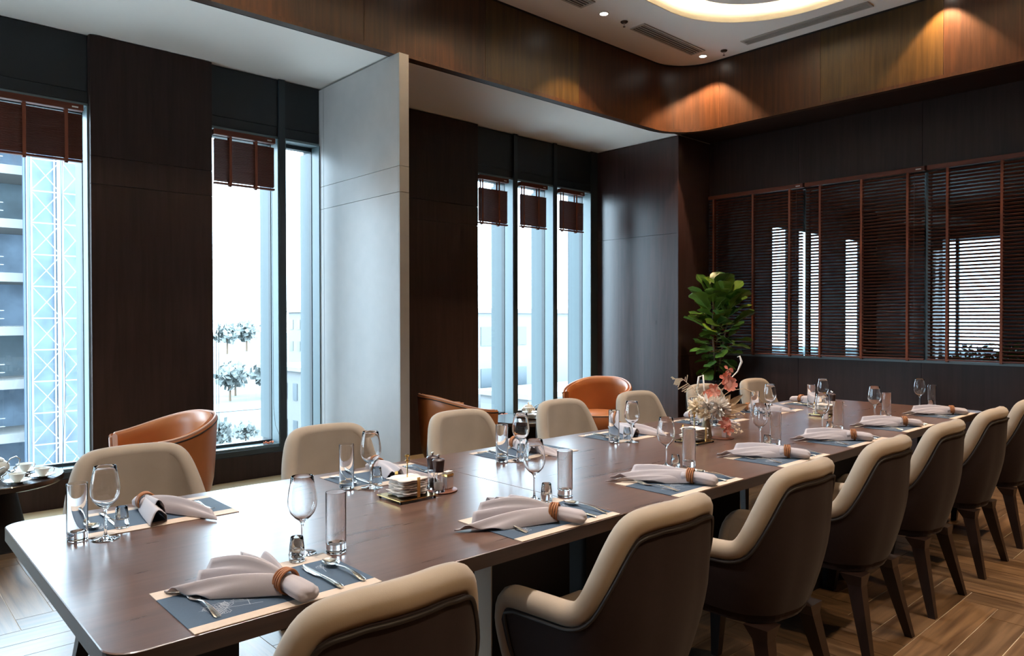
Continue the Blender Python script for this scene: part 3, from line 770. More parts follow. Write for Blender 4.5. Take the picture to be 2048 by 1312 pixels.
# ------------------------------------------------------------------ barrel armchairs
def make_barrel():
    t = empty('barrel_armchair')
    R = 0.345; N = 40; A0 = radians(62)     # opening half angle about +x (front)
    angs = [lerp(A0, 2 * pi - A0, i / N) for i in range(N + 1)]
    def top(a):
        k = 1 - abs(a - pi) / (pi - A0)      # 1 at back, 0 at arm ends
        return 0.625 + 0.122 * sm(k * 1.12)
    def rad(z): return interp([(0.20, 0.86), (0.30, 0.95), (0.45, 0.985), (0.75, 1.03)], z)
    def Pt(a, z, off):
        r = (R - off) * rad(z)
        x = r * cos(a); 
        if x > 0: x *= 1.12
        return (x, r * sin(a) , z)
    def shell(o0, o1, zb, dz):
        rings = []
        for a in angs:
            zt = top(a) - dz
            rings.append([Pt(a, lerp(zb, zt, k / 8), o0) for k in range(9)] + [Pt(a, zt + 0.014, (o0 + o1) / 2)] + [Pt(a, lerp(zt, zb, k / 8), o1) for k in range(9)])
        return MB().loft(rings, True, True)
    shell(0.0, 0.022, 0.20, 0.016).build('outer_shell', MLEATH, t, True, 60)
    shell(0.024, 0.062, 0.22, 0.012).build('inner_back', MLEATH, t, True, 60)
    pts = [Pt(a, top(a) - 0.004, 0.014) for a in angs]
    e0 = [Pt(angs[0], z, 0.010) for z in (0.22, 0.35, 0.50, 0.595)]
    e1 = [Pt(angs[-1], z, 0.010) for z in (0.595, 0.50, 0.35, 0.22)]
    MB().tube(e0 + pts[1:-1] + e1, 0.009, 8).build('rim_piping', MLEATHP, t, True)
    MB().tube([Pt(a, top(a) - 0.022, -0.001) for a in angs], 0.004, 6).build('piping', MPIPE, t, True)
    seat = MB()
    seat.lathe([(0.0, 0.24), (0.255, 0.24), (0.272, 0.26), (0.272, 0.385), (0.25, 0.405), (0.15, 0.418), (0.0, 0.422)], 36, TR(0.03, 0, 0))
    seat.build('seat_cushion', MLEATH, t, True, 60)
    MB().tube([(0.03 + 0.272 * cos(a), 0.272 * sin(a), 0.392) for a in [2 * pi * k / 36 for k in range(36)]], 0.004, 6, loop=True).build('seat_piping', MPIPE, t, True)
    MB().lathe([(0.0, 0.185), (0.27, 0.185), (0.285, 0.20), (0.27, 0.215), (0, 0.215)], 32).build('base_ring', MBLACK, t, True, 40)
    for k in range(4):
        a = pi / 4 + k * pi / 2
        MB().tube([(0.24 * cos(a), 0.24 * sin(a), 0.19), (0.275 * cos(a), 0.275 * sin(a), 0.0)], [0.017, 0.011], 10).build('leg', MBLACK, t, True, 40)
    return t
bc = make_barrel()
for i, (x, y, r, lab) in enumerate(((1.50, 5.02, radians(188), 'orange leather barrel armchair behind the nearest dining chair, back to the second window'),
                                 (3.86, 4.86, radians(-12), 'orange leather barrel armchair just right of the pale pillar, turned away from us'),
                                 (5.80, 5.02, radians(205), 'orange leather barrel armchair in the alcove corner, its seat visible'))):
    c = bc if i == 0 else copy_tree(bc)
    c.location = (x, y, 0.004); c.rotation_euler = (0, 0, r)
    if i: c.scale = (1.03, 1.03, 1.0)
    tag(c, lab, 'armchair', 'orange leather armchairs by the windows')

# ------------------------------------------------------------------ tea tables
def tea_table(x, y, r, lab):
    t = thing('tea_table', lab, 'table', (x, y, 0.004))
    MB().lathe([(0, 0.375), (r - 0.012, 0.375), (r - 0.002, 0.382), (r, 0.39), (r, 0.41), (r - 0.004, 0.414), (0, 0.414)], 48).build('table_top', MTEAT, t, True, 40)
    MB().lathe([(0, 0.0), (0.215, 0.0), (0.20, 0.03), (0.13, 0.374), (0, 0.374)], 32).build('base', MPED, t, True, 40)
    return t
tea_table(0.64, 5.37, 0.39, 'low round dark tea table with a china tea set, left edge of the photo')
tea_table(4.83, 5.12, 0.36, 'low round dark tea table between the two far orange armchairs')
TZ = 0.418
def make_cup():
    t = empty('teacup_and_saucer')
    MB().lathe([(0, 0.002), (0.028, 0.0), (0.03, 0.003), (0.055, 0.010), (0.070, 0.016), (0.071, 0.018), (0.055, 0.013), (0.028, 0.006), (0, 0.006)], 28).build('saucer', MCHINA, t, True, 50)
    return t
def cup_parts():
    c = empty('teacup')
    MB().lathe([(0, 0.0), (0.017, 0.0), (0.019, 0.004), (0.024, 0.010), (0.036, 0.028), (0.042, 0.046), (0.046, 0.050), (0.0435, 0.050), (0.039, 0.044), (0.033, 0.027), (0.018, 0.008), (0, 0.006)], 28).build('bowl', MCHINA, c, True, 50)
    MB().tube([(0.040, 0, 0.042), (0.055, 0, 0.046), (0.066, 0, 0.038), (0.060, 0, 0.022), (0.048, 0, 0.016), (0.032, 0, 0.020)], 0.0026, 7).build('handle', MSILV, c, True)
    return c
sa0 = MB().lathe([(0, 0.0015), (0.028, 0.0), (0.03, 0.003), (0.055, 0.010), (0.070, 0.016), (0.071, 0.018), (0.055, 0.013), (0.028, 0.006), (0, 0.006)], 28).mesh('saucer', MCHINA, True, 50)
cup0 = cup_parts(); firstcup = True
for (x, y, r, lab) in ((0.745, 5.10, -0.3, 'front left'), (0.885, 5.19, 0.0, 'right hand'), (0.83, 5.42, 0.4, 'rear'), (4.86, 5.06, 0.5, 'far table')):
    s = link_mesh('saucer', sa0, None, (x, y, TZ))
    where = {'front left': 'nearest the dining table on the left tea table', 'right hand': 'near the right rim of the left tea table', 'rear': 'at the back of the left tea table', 'far table': 'on top of the plates on the far tea table'}[lab]
    if lab == 'far table': s.location.z = TZ + 0.052
    tag(s, 'white china saucer ' + where, 'saucer', 'china saucers')
    c = cup0 if firstcup else copy_tree(cup0); firstcup = False
    c.location = (x, y, s.location.z + 0.0065); c.rotation_euler = (0, 0, r)
    tag(c, 'white teacup with silver handle ' + where, 'cup', 'china teacups')
def pot(x, y, s, lab, name, cat, rz, spout=True):
    t = thing(name, lab, cat, (x, y, TZ), rz)
    t.scale = (s, s, s)
    MB().lathe([(0, 0), (0.04, 0), (0.042, 0.006), (0.036, 0.012), (0.060, 0.030), (0.082, 0.062), (0.080, 0.085), (0.058, 0.104), (0.050, 0.110), (0, 0.110)], 32).build('body', MCHINA, t, True, 60)
    MB().lathe([(0.054, 0.111), (0.050, 0.118), (0.030, 0.130), (0.008, 0.136), (0.007, 0.142), (0.011, 0.148), (0.006, 0.156), (0, 0.158)], 28).build('lid', MCHINA, t, True, 60)
    MB().tube([(0.070, 0, 0.092), (0.088, 0, 0.118), (0.118, 0, 0.130), (0.138, 0, 0.112), (0.130, 0, 0.080), (0.104, 0, 0.060), (0.112, 0, 0.045), (0.092, 0, 0.036), (0.074, 0, 0.046)], 0.0042, 8).build('handle', MSILV, t, True)
    if spout: MB().tube([(-0.068, 0, 0.045), (-0.098, 0, 0.062), (-0.112, 0, 0.095), (-0.132, 0, 0.118)], [0.018, 0.014, 0.010, 0.007], 10).build('spout', MCHINA, t, True)
pot(0.66, 5.32, 1.0, 'large white china teapot with ornate silver handle on the left tea table', 'teapot', 'teapot', -0.45)
pot(0.60, 5.14, 0.78, 'small lidded white sugar pot in front of the teapot', 'sugar_pot', 'pot', -0.45, False)
for k in range(4):
    o = MB().lathe([(0, 0), (0.06, 0), (0.085, 0.010), (0.086, 0.012), (0.06, 0.004), (0, 0.004)], 28).build('side_plate', MCHINA, None, True, 50)
    o.location = (4.86, 5.06, TZ + 0.011 * k); tag(o, 'white side plate stacked under the cup on the far tea table, %s from the bottom' % ORD[k], 'plate', 'stacked side plates on the far tea table')
pot(5.00, 5.22, 0.85, 'white lidded jug with silver handle on the far tea table', 'china_jug', 'jug', -0.6, False)

# ------------------------------------------------------------------ table settings
TT = 0.75
def make_mat():
    t = empty('placemat')
    hw, hd = 0.215, 0.1445
    MB().box(-hw, hw, -hd + 0.034, hd - 0.052, 0.0003, 0.0020).build('centre_panel', MMAT, t)
    MB().box(-hw, hw, -hd, -hd + 0.0337, 0.0003, 0.0022).build('band', MMATB, t)
    MB().box(-hw, hw, hd - 0.0517, hd, 0.0003, 0.0022).build('band', MMATB, t)
    mb = MB()
    def line(pts, w):
        for a, b in zip(pts, pts[1:]):
            a = Vector((*a, 0)); b = Vector((*b, 0)); d = (b - a)
            if d.length < 1e-6: continue
            n = Vector((-d.y, d.x, 0)).normalized() * w
            z = Vector((0, 0, 0.0023))
            mb.add([a - n + z, a + n + z, b + n + z, b - n + z], [(0, 3, 2, 1)])
    def fan(cx, cy_, L, W_, ang, n=7):
        def T(x, y): return (cx + x * cos(ang) - y * sin(ang), cy_ + x * sin(ang) + y * cos(ang))
        for s in (-1, 1):
            edge = [T(L * k / 12, s * W_ * sin(pi * (k / 12) ** 0.8) * (1 + 0.12 * sin(k * 2.5))) for k in range(13)]
            line(edge, 0.0006)
            for k in range(1, n + 1):
                x = L * k / (n + 1)
                e = T(min(L, x + 0.012), s * W_ * 0.92 * sin(pi * (min(L, x + 0.012) / L) ** 0.8))
                line([T(x, 0), T(x + 0.006, s * W_ * 0.4), e], 0.0005)
                line([T(x + 0.003, s * W_ * 0.2), T(x + 0.012, s * W_ * 0.5)], 0.0004)
        line([T(0, 0), T(L, 0)], 0.0008)
    line([(-0.045, -0.075), (-0.09, -0.062), (-0.125, -0.052)], 0.0009)
    fan(-0.115, -0.054, 0.050, 0.026, radians(150)); fan(-0.118, -0.056, 0.036, 0.020, radians(215)); fan(-0.110, -0.050, 0.030, 0.015, radians(95))
    line([(-0.072, -0.070), (-0.066, -0.045)], 0.0008); fan(-0.066, -0.047, 0.040, 0.032, radians(82))
    mb.build('flower_print', MPRINT, t); mb = MB()
    fan(0.155, 0.030, 0.032, 0.018, radians(60)); line([(0.155, 0.03), (0.150, 0.005)], 0.0008)
    mb.build('flower_print', MPRINT, t)
    return t
def section(y, w, z0, z1, x=0.0):  # flat oval ring in the xz plane
    return [(x + w * cos(a), y, (z0 + z1) / 2 + (z1 - z0) / 2 * sin(a)) for a in [2 * pi * k / 8 for k in range(8)]]
def make_fork():
    mb = MB()
    prof = [(-0.096, 0.0045, 0.004), (-0.090, 0.0075, 0.0045), (-0.075, 0.0070, 0.007), (-0.045, 0.0045, 0.012), (-0.01, 0.0026, 0.013), (0.015, 0.0030, 0.009), (0.030, 0.0085, 0.006), (0.040, 0.0115, 0.0055), (0.052, 0.0118, 0.006)]
    mb.loft([section(y, w, z - 0.0012, z + 0.0012) for y, w, z in prof])
    for k in range(4):
        x = (k - 1.5) * 0.0064
        mb.loft([section(y, w, z - 0.0009, z + 0.0009, x * q) for y, w, z, q in ((0.050, 0.0022, 0.006, 1), (0.070, 0.0017, 0.008, 1.02), (0.088, 0.0014, 0.0125, 1.03), (0.098, 0.0007, 0.0155, 1.0))])
    return mb.mesh('fork', MCHROME, True, 50)
def make_spoon():
    mb = MB()
    prof = [(-0.096, 0.0045, 0.004), (-0.090, 0.0075, 0.0045), (-0.075, 0.0070, 0.007), (-0.045, 0.0045, 0.012), (-0.01, 0.0026, 0.013), (0.018, 0.0028, 0.0105), (0.034, 0.0035, 0.0085)]
    mb.loft([section(y, w, z - 0.0012, z + 0.0012) for y, w, z in prof])
    n = 20; R = []
    for r, dz in ((0.02, 0.0), (0.35, 0.0006), (0.65, 0.0022), (0.88, 0.0050), (1.0, 0.0078), (1.0, 0.0088), (0.86, 0.0063), (0.62, 0.0036), (0.3, 0.0021), (0.02, 0.0016)):
        R.append([(0.0195 * r * cos(a) * (1 - 0.12 * sin(a)), 0.064 + 0.031 * r * sin(a), 0.0012 + dz) for a in [2 * pi * k / n for k in range(n)]])
    mb.loft(R, True, True)
    return mb.mesh('spoon', MCHROME, True, 70)
def make_knife():
    mb = MB()
    prof = [(-0.104, 0.0045, 0.004, 0.0), (-0.098, 0.0078, 0.005, 0), (-0.07, 0.0072, 0.006, 0), (-0.03, 0.0058, 0.006, 0), (-0.002, 0.0048, 0.005, 0)]
    mb.loft([section(y, w, z - 0.0026, z + 0.0026, x) for y, w, z, x in prof])
    bl = [(-0.004, 0.0055, 0.0045, 0.0), (0.012, 0.0092, 0.004, -0.002), (0.05, 0.0098, 0.0035, -0.002), (0.08, 0.0082, 0.003, -0.0005), (0.098, 0.0040, 0.0028, 0.003), (0.104, 0.0008, 0.0028, 0.006)]
    mb.loft([section(y, w, z - 0.0010, z + 0.0010, x) for y, w, z, x in bl])
    return mb.mesh('knife', MCHROME, True, 50)
fork_me, spoon_me, knife_me = make_fork(), make_spoon(), make_knife()
wine_me = MB().lathe([(0, 0.0), (0.033, 0.0), (0.0365, 0.001), (0.036, 0.002), (0.020, 0.0035), (0.008, 0.007), (0.0042, 0.014), (0.0035, 0.03), (0.0035, 0.07), (0.0045, 0.082), (0.009, 0.089), (0.020, 0.097), (0.031, 0.110), (0.0375, 0.127), (0.0385, 0.143), (0.036, 0.165), (0.0318, 0.187), (0.0288, 0.2065),
                      (0.0283, 0.2072), (0.0277, 0.2065), (0.0307, 0.187), (0.0348, 0.165), (0.0372, 0.143), (0.0362, 0.127), (0.0297, 0.111), (0.0185, 0.099), (0.008, 0.0925), (0, 0.091)], 32).mesh('wine_glass', MGLASS, True)
high_me = MB().lathe([(0, 0.0), (0.0245, 0.0), (0.0262, 0.0015), (0.0268, 0.006), (0.0272, 0.158), (0.0268, 0.1605), (0.0258, 0.1605), (0.0254, 0.158), (0.0248, 0.030), (0.0235, 0.0235), (0.012, 0.0205), (0, 0.020)], 32).mesh('highball_glass', MGLASS, True, 50)
shot_me = MB().lathe([(0, 0.0), (0.0165, 0.0), (0.0195, 0.0015), (0.0202, 0.012), (0.0195, 0.028), (0.0158, 0.062), (0.0152, 0.0628), (0.0145, 0.062), (0.0165, 0.034), (0.0140, 0.027), (0.007, 0.0235), (0, 0.023)], 28).mesh('small_tumbler', MGLASS, True, 50)
ring_mb = MB()
for k in range(4):
    ring_mb.tube([(0.0262 * cos(a), (k - 1.5) * 0.0066 + 0.0012 * sin(2 * a + k), 0.0265 * sin(a)) for a in [2 * pi * j / 28 for j in range(28)]], 0.0032, 7, loop=True)
ring_me = ring_mb.mesh('napkin_ring', MRING, True)

def napkin_mesh(seed, La, Lb, style):
    """cloth along +y; ring at the origin, bundle end at y=-La, fan to y=+Lb; table at z=0"""
    r = random.Random(seed); mb = MB()
    # bundle
    def brings():
        R = []
        for y, w, z0, z1 in ((-La, 0.012, 0.012, 0.026), (-La + 0.004, 0.0235, 0.005, 0.033), (-La + 0.015, 0.0285, 0.002, 0.040), (-La * 0.45, 0.0265, 0.004, 0.045), (-0.012, 0.0205, 0.0062, 0.0465), (0.0, 0.0195, 0.0065, 0.0470), (0.014, 0.0215, 0.006, 0.047), (0.03, 0.028, 0.004, 0.046)):
            R.append([((w * (1 + 0.045 * sin(5 * a + seed) + 0.03 * sin(9 * a))) * cos(a), y + 0.002 * sin(3 * a), (z0 + z1) / 2 + (z1 - z0) / 2 * sin(a) * (1 + 0.06 * sin(6 * a + 1))) for a in [2 * pi * k / 28 for k in range(28)]])
        return R
    mb.loft(brings(), True, True)
    def lobe(ang, L, w0, w1, h0, h1, skew, amp, waves, z0=0.004, ph=0.0, droop=0.0, roll=0.0):
        R = []; ns, ntt = 16, 18
        for i in range(ns + 1):
            s = i / ns; top = []
            w = lerp(w0, w1, s ** 0.9); h = lerp(h0, h1, s) + droop * sin(pi * s)
            for j in range(ntt + 1):
                t = -1 + 2 * j / ntt
                x = w * t; y = 0.004 + s * L * (1 + skew * t - 0.10 * t * t)
                a = abs(t)
                z = z0 * (1 - s) + 0.0025 + h * (cos(t * pi / 2) ** 0.8 if a < 1 else 0) + amp * s * sin(waves * pi * t + ph) * (1 - a ** 3)
                if roll: x -= roll * s * a * a * (1 if t > 0 else -1) * w
                z = max(z, 0.0026)
                X = x * cos(ang) - y * sin(ang); Y = x * sin(ang) + y * cos(ang)
                top.append(Vector((X, Y, z)))
            bot = [p - Vector((0, 0, 0.0022)) for p in reversed(top)]
            R.append(top + bot)
        mb.loft(R, True, True)
    if style == 'fan':       # wide fan with a long tip to one side
        lobe(0.72, Lb * 1.22, 0.022, 0.026, 0.040, 0.012, 0.25, 0.006, 2.0, ph=0.8, droop=0.012)
        lobe(0.36, Lb * 0.98, 0.022, 0.032, 0.044, 0.050, -0.25, 0.012, 3.0, ph=2.0, droop=0.020)
        lobe(0.02, Lb * 0.88, 0.018, 0.024, 0.042, 0.058, 0.30, 0.010, 2.4, ph=4.0, droop=0.010)
        lobe(-0.26, Lb * 0.72, 0.016, 0.022, 0.040, 0.052, -0.30, 0.008, 2.0, ph=1.0, droop=0.006)
    elif style == 'roll':    # two open rolls and a tail
        lobe(-0.10, Lb * 0.98, 0.022, 0.044, 0.042, 0.042, 0.08, 0.006, 1.6, ph=0.4, roll=0.40)
        lobe(-0.02, Lb * 0.68, 0.016, 0.027, 0.046, 0.060, -0.06, 0.004, 1.4, roll=0.30)
        lobe(0.50, Lb * 1.12, 0.018, 0.026, 0.040, 0.014, 0.28, 0.009, 2.2, ph=1.5, droop=0.018)
    else:                    # slimmer bundle with pointed tips
        lobe(0.22, Lb * 1.10, 0.021, 0.024, 0.042, 0.016, 0.30, 0.006, 2.2, ph=0.6, droop=0.010)
        lobe(-0.05, Lb * 0.92, 0.020, 0.028, 0.043, 0.040, -0.22, 0.009, 2.6, ph=2.6, droop=0.010)
        lobe(0.42, Lb * 0.98, 0.012, 0.013, 0.022, 0.014, 0.5, 0.004, 2.0, droop=0.006)
    return mb
NAP = {'P1': ((0.734, 1.462), (0.732, 1.554), (0.692, 1.715)), 'P2': ((1.609, 1.459), (1.602, 1.556), (1.473, 1.699)), 'P3': ((2.350, 1.470), (2.349, 1.569), (2.250, 1.745)),
       'P4': ((3.098, 1.475), (3.101, 1.570), (2.980, 1.723)), 'P5': ((3.802, 1.475), (3.792, 1.570), (3.650, 1.712)), 'P6': ((4.520, 1.480), (4.505, 1.575), (4.340, 1.720)),
       'P7': ((5.300, 1.470), (5.288, 1.565), (5.120, 1.720)), 'Q1': ((0.715, 2.620), (0.722, 2.555), (0.715, 2.34)), 'Q2': ((1.600, 2.620), (1.597, 2.555), (1.570, 2.351)),
       'Q3': ((2.385, 2.640), (2.378, 2.575), (2.320, 2.33)), 'Q4': ((3.155, 2.640), (3.147, 2.575), (3.054, 2.33)), 'Q5': ((3.906, 2.650), (3.887, 2.580), (3.80, 2.36)),
       'Q6': ((4.489, 2.621), (4.475, 2.545), (4.56, 2.32)), 'Q7': ((5.283, 2.627), (5.240, 2.545), (5.20, 2.32))}
PL = {'P1': (0.720, [(0.893, 1.797), (0.968, 1.755), (0.853, 1.748)]), 'P2': (1.605, [(1.752, 1.800), (1.866, 1.763), (1.756, 1.745)]), 'P3': (2.355, [(2.555, 1.829), (2.625, 1.763), (2.511, 1.752)]),
      'P4': (3.110, [(3.317, 1.820), (3.405, 1.785), (3.262, 1.752)]), 'P5': (3.795, [(3.995, 1.821), (4.090, 1.775), (3.937, 1.752)]), 'P6': (4.500, [(4.675, 1.805), (4.796, 1.779), (4.655, 1.745)]),
      'P7': (5.280, [(5.500, 1.824), (5.620, 1.785), (5.490, 1.750)]), 'Q1': (0.725, [(0.544, 2.300), (0.483, 2.343), (0.608, 2.385)]), 'Q2': (1.590, [(1.428, 2.330), (1.361, 2.387), (1.480, 2.370)]),
      'Q3': (2.345, [(2.185, 2.330), (2.112, 2.372), (2.225, 2.370)]), 'Q4': (3.090, [(2.936, 2.310), (2.861, 2.364), (2.973, 2.370)]), 'Q5': (3.910, [(3.735, 2.350), (3.690, 2.440), (3.790, 2.375)]),
      'Q6': (4.630, [(4.354, 2.320), (4.310, 2.400), (4.415, 2.375)]), 'Q7': (5.270, [(4.994, 2.270), (5.010, 2.360), (5.070, 2.330)])}
STY = {'P1': 'fan', 'P2': 'fan', 'Q1': 'roll', 'Q4': 'roll', 'Q6': 'roll'}
mat0 = make_mat(); fm = True
for key in PL:
    cx, gl = PL[key]; P = key[0] == 'P'; k = int(key[1]) - 1
    cyy = 1.621 if P else 2.476; rz = 0 if P else pi
    where = '%s place from camera, %s side' % (ORD[k], 'near' if P else 'window')
    def W2(u, v):
        return (cx + u, cyy + v) if P else (cx - u, cyy - v)
    m_ = mat0 if fm else copy_tree(mat0); fm = False
    m_.location = (cx, cyy, TT); m_.rotation_euler = (0, 0, rz)
    tag(m_, 'slate blue placemat with beige bands, ' + where, 'placemat', 'placemats on the long table')
    rr = random.Random(k * 7 + (3 if P else 50))
    for nm, me, u, v, dz in (('fork', fork_me, -0.148 + rr.uniform(-.004, .004), 0.000, 0.0), ('knife', knife_me, 0.122, -0.020, 0), ('spoon', spoon_me, 0.182, -0.022, 0)):
        x, y = W2(u, v)
        o = link_mesh(nm, me, None, (x, y, TT + 0.0026), (0, 0, rz + rr.uniform(-0.04, 0.04)))
        if nm == 'knife': o.location.z = TT + 0.0028 - 0.0010
        if nm == 'fork': o.location.z = TT - 0.0002
        if nm == 'spoon': o.location.z = TT + 0.0020
        tag(o, 'polished steel table %s, %s' % (nm, where), nm, 'table %ss on the placemats' % nm if nm != 'knife' else 'table knives on the placemats')
    for (nm, me, cat, ad), (x, y) in zip((('wine_glass', wine_me, 'wine glass', 'empty stemmed wine glass'), ('highball_glass', high_me, 'glass', 'tall straight empty water glass with thick base'), ('small_tumbler', shot_me, 'glass', 'small thick-bottomed tumbler')), gl):
        z = TT
        onmat = abs(x - cx) < 0.235 and abs(y - cyy) < 0.145 + 0.02
        if onmat: z += 0.0024
        o = link_mesh(nm, me, None, (x, y, z + 0.0002)); tag(o, ad + ', ' + where, cat, nm.replace('_', ' ') + 's on the table')
    A, Rg, B = [Vector(p) for p in NAP[key]]
    d = (B - A).normalized(); La = max(0.062, min(0.098, (A - Rg).length)); Lb = max(0.16, min(0.23, (B - Rg).length + 0.03))
    st = STY.get(key, 'slim')
    rzn = atan2(d.y, d.x) - pi / 2
    o = napkin_mesh(k * 3 + (1 if P else 11), La, Lb, st).build('folded_napkin', MNAP, None, True)
    o.location = (Rg.x, Rg.y, TT + 0.0022); o.rotation_euler = (0, 0, rzn)
    tag(o, 'mauve grey cloth napkin in a ring, ' + where, 'napkin', 'cloth napkins on the placemats')
    o = link_mesh('napkin_ring', ring_me, None, (Rg.x, Rg.y, TT + 0.0022 + 0.0297), (0, 0, rzn))
    tag(o, 'tan corded leather napkin ring, ' + where, 'napkin ring', 'napkin rings round the napkins')

# ------------------------------------------------------------------ condiment groups
def holder(x, y, nth, rz=0.0, n=8):
    t = thing('napkin_holder', 'square brass tray with upright pin and bars holding white paper napkins, %s along the table' % nth, 'napkin holder', (x, y, TT), rz)
    MB().box(-0.078, 0.078, -0.072, 0.072, 0.010, 0.0125).build('tray', MGOLD, t)
    for a in (-1, 1):
        for b in (-1, 1): MB().lathe([(0, 0), (0.004, 0), (0.0045, 0.005), (0.003, 0.0098), (0, 0.0098)], 10, TR(a * 0.07, b * 0.064)).build('foot', MBLACK, t)
    MB().tube([(0, 0, 0.0126), (0, 0, 0.148)], 0.0022, 10).build('pin', MGOLD, t, True)
    MB().lathe([(0, 0.128), (0.008, 0.128), (0.008, 0.131), (0.0045, 0.133), (0.0045, 0.142), (0.009, 0.144), (0.009, 0.150), (0.0035, 0.152), (0, 0.152)], 20).build('knob', MGOLD, t, True, 40)
    for s in (-1, 1):
        MB().box(-0.006, 0.006, s * 0.068 - 0.001, s * 0.068 + 0.001, 0.0126, 0.082).build('side_bar', MGOLD, t)
    h = 0.0
    for k in range(n):
        r = random.Random(int(x * 100) + k); R = []
        s = 0.052 + r.uniform(-0.004, 0.004); a0 = r.uniform(-0.12, 0.12); nn = 44
        th = 0.0085
        def pt(a, q, z):
            m = 1 / max(abs(cos(a)), abs(sin(a)))
            rad = s * min(m, 1.28) * q * (1 + (0.05 * sin(11 * a + k) + 0.03 * sin(23 * a)) * q)
            zz = z + (0.0016 * sin(5 * a + k * 2) if q > 0.5 else 0)
            return (rad * cos(a + a0), rad * sin(a + a0), zz)
        z0 = 0.0150 + k * th
        for q, z in ((0.05, z0 - 0.0003), (0.6, z0), (1.0, z0 + 0.002), (1.02, z0 + 0.0050), (0.6, z0 + 0.0062), (0.05, z0 + 0.0062)):
            R.append([pt(2 * pi * j / nn, q, z) for j in range(nn)])
        o = MB().loft(R, True, True).build('paper_napkin', MPAPER, None, True)
        o.location = (x, y, TT); o.rotation_euler = (0, 0, rz)
        tag(o, 'frilly white paper napkin on the %s brass holder, %s from the bottom' % (nth, ORD[k]), 'paper napkin', 'paper napkins on the %s brass holder' % nth)
holder(1.445, 2.118, 'first', 0.0, 7); holder(3.165, 2.095, 'second', 0.0, 7); holder(4.655, 2.105, 'third', 0.0, 7)
def mill(x, y, kind, nth, z=0.006):
    t = thing('%s_mill' % kind, '%s mill with dark cap on the coaster by the %s napkin holder' % ('pepper' if kind == 'pepper' else 'salt', nth), 'mill', (x, y, TT + z))
    MB().lathe([(0, 0), (0.0215, 0), (0.0220, 0.003), (0.0200, 0.010), (0.0175, 0.035), (0.0185, 0.072), (0.0172, 0.072), (0.0160, 0.035), (0.0180, 0.011), (0.017, 0.007), (0, 0.006)], 24).build('body', MGLASS, t, True, 50)
    MB().lathe([(0, 0.0075), (0.0150, 0.0085), (0.0155, 0.012), (0.0135, 0.034), (0.006, 0.038), (0, 0.040)], 20).build('filling', MSALT if kind == 'salt' else MPEPPER, t, True)
    MB().lathe([(0, 0.0722), (0.0185, 0.0722), (0.0190, 0.075), (0.0182, 0.077), (0.0215, 0.110), (0.0225, 0.113), (0.020, 0.117), (0.008, 0.121), (0, 0.121)], 24).build('cap', MMILL, t, True, 40)
    MB().lathe([(0, 0.1212), (0.0035, 0.1212), (0.003, 0.126), (0.0055, 0.129), (0.005, 0.133), (0, 0.135)], 14).build('knob', MSILV, t, True)
def coaster(x, y, nth, r=0.062):
    o = MB().lathe([(0, 0), (r - 0.003, 0), (r, 0.002), (r, 0.0045), (r - 0.003, 0.006), (0, 0.0055)], 36).build('wooden_coaster', MCOAST, None, True, 40)
    o.location = (x, y, TT); tag(o, 'round reddish wood coaster under the mills beside the %s napkin holder' % nth, 'coaster')
def sachets(x, y, nth, z=0.006, rz=0.2):
    t = thing('sachet_holder', 'small pale sachet box with brass rim beside the %s napkin holder' % nth, 'holder', (x, y, TT + z), rz)
    MB().bbox(-0.0175, 0.0175, -0.012, 0.012, 0, 0.044, 0.002, 1).build('box', MSACH, t)
    MB().bbox(-0.0182, 0.0182, -0.0127, 0.0127, 0.0442, 0.054, 0.001, 1).build('brass_rim', MGOLD, t)
    MB().box(-0.016, 0.016, -0.010, 0.010, 0.0542, 0.062).build('sachet', MPAPER, t)
coaster(1.590, 2.128, 'first', 0.066); mill(1.562, 2.094, 'salt', 'first'); mill(1.577, 2.150, 'pepper', 'first'); sachets(1.622, 2.118, 'first')
coaster(3.375, 2.065, 'second', 0.060); sachets(3.385, 2.052, 'second', 0.006, 0.1)
coaster(4.86, 2.14, 'third', 0.062); mill(4.835, 2.135, 'salt', 'third'); mill(4.885, 2.165, 'pepper', 'third')
sachets(4.50, 2.025, 'third', 0.0, 0.3)
# flowers in a vase
VX, VY = 3.335, 2.135
o = MB().lathe([(0, 0), (0.030, 0), (0.031, 0.003), (0.024, 0.060), (0.015, 0.095), (0.0165, 0.103), (0.014, 0.103), (0.0125, 0.095), (0.020, 0.060), (0.026, 0.008), (0, 0.006)], 28).build('ceramic_vase', MVASE, None, True, 50)
o.location = (VX, VY, TT + 0.0062 - 0.006); tag(o, 'olive beige tapered ceramic vase holding the dried flowers', 'vase')
fl = thing('dried_bouquet', 'dried bouquet of cream, coral and straw flowers in the table vase', 'flowers', (VX, VY, TT + 0.012))
rgt = Vector((0.737, -0.676, 0)); fwd = Vector((0.676, 0.737, 0)); upv = Vector((0, 0, 1))
def L3(a, b, c=0.0): return rgt * a + upv * b + fwd * c     # across, up, away
def stem(a, b, c=0.0, bend=0.0, m=MSTRAW, r=0.0014):
    p = [L3(0, 0.01), L3(a * 0.15, b * 0.45, c * 0.1), L3(a * 0.55 + bend, b * 0.85 + abs(bend) * 0.5, c * 0.5), L3(a, b, c)]
    MB().tube(p, r, 5).build('stem', m, fl, True)
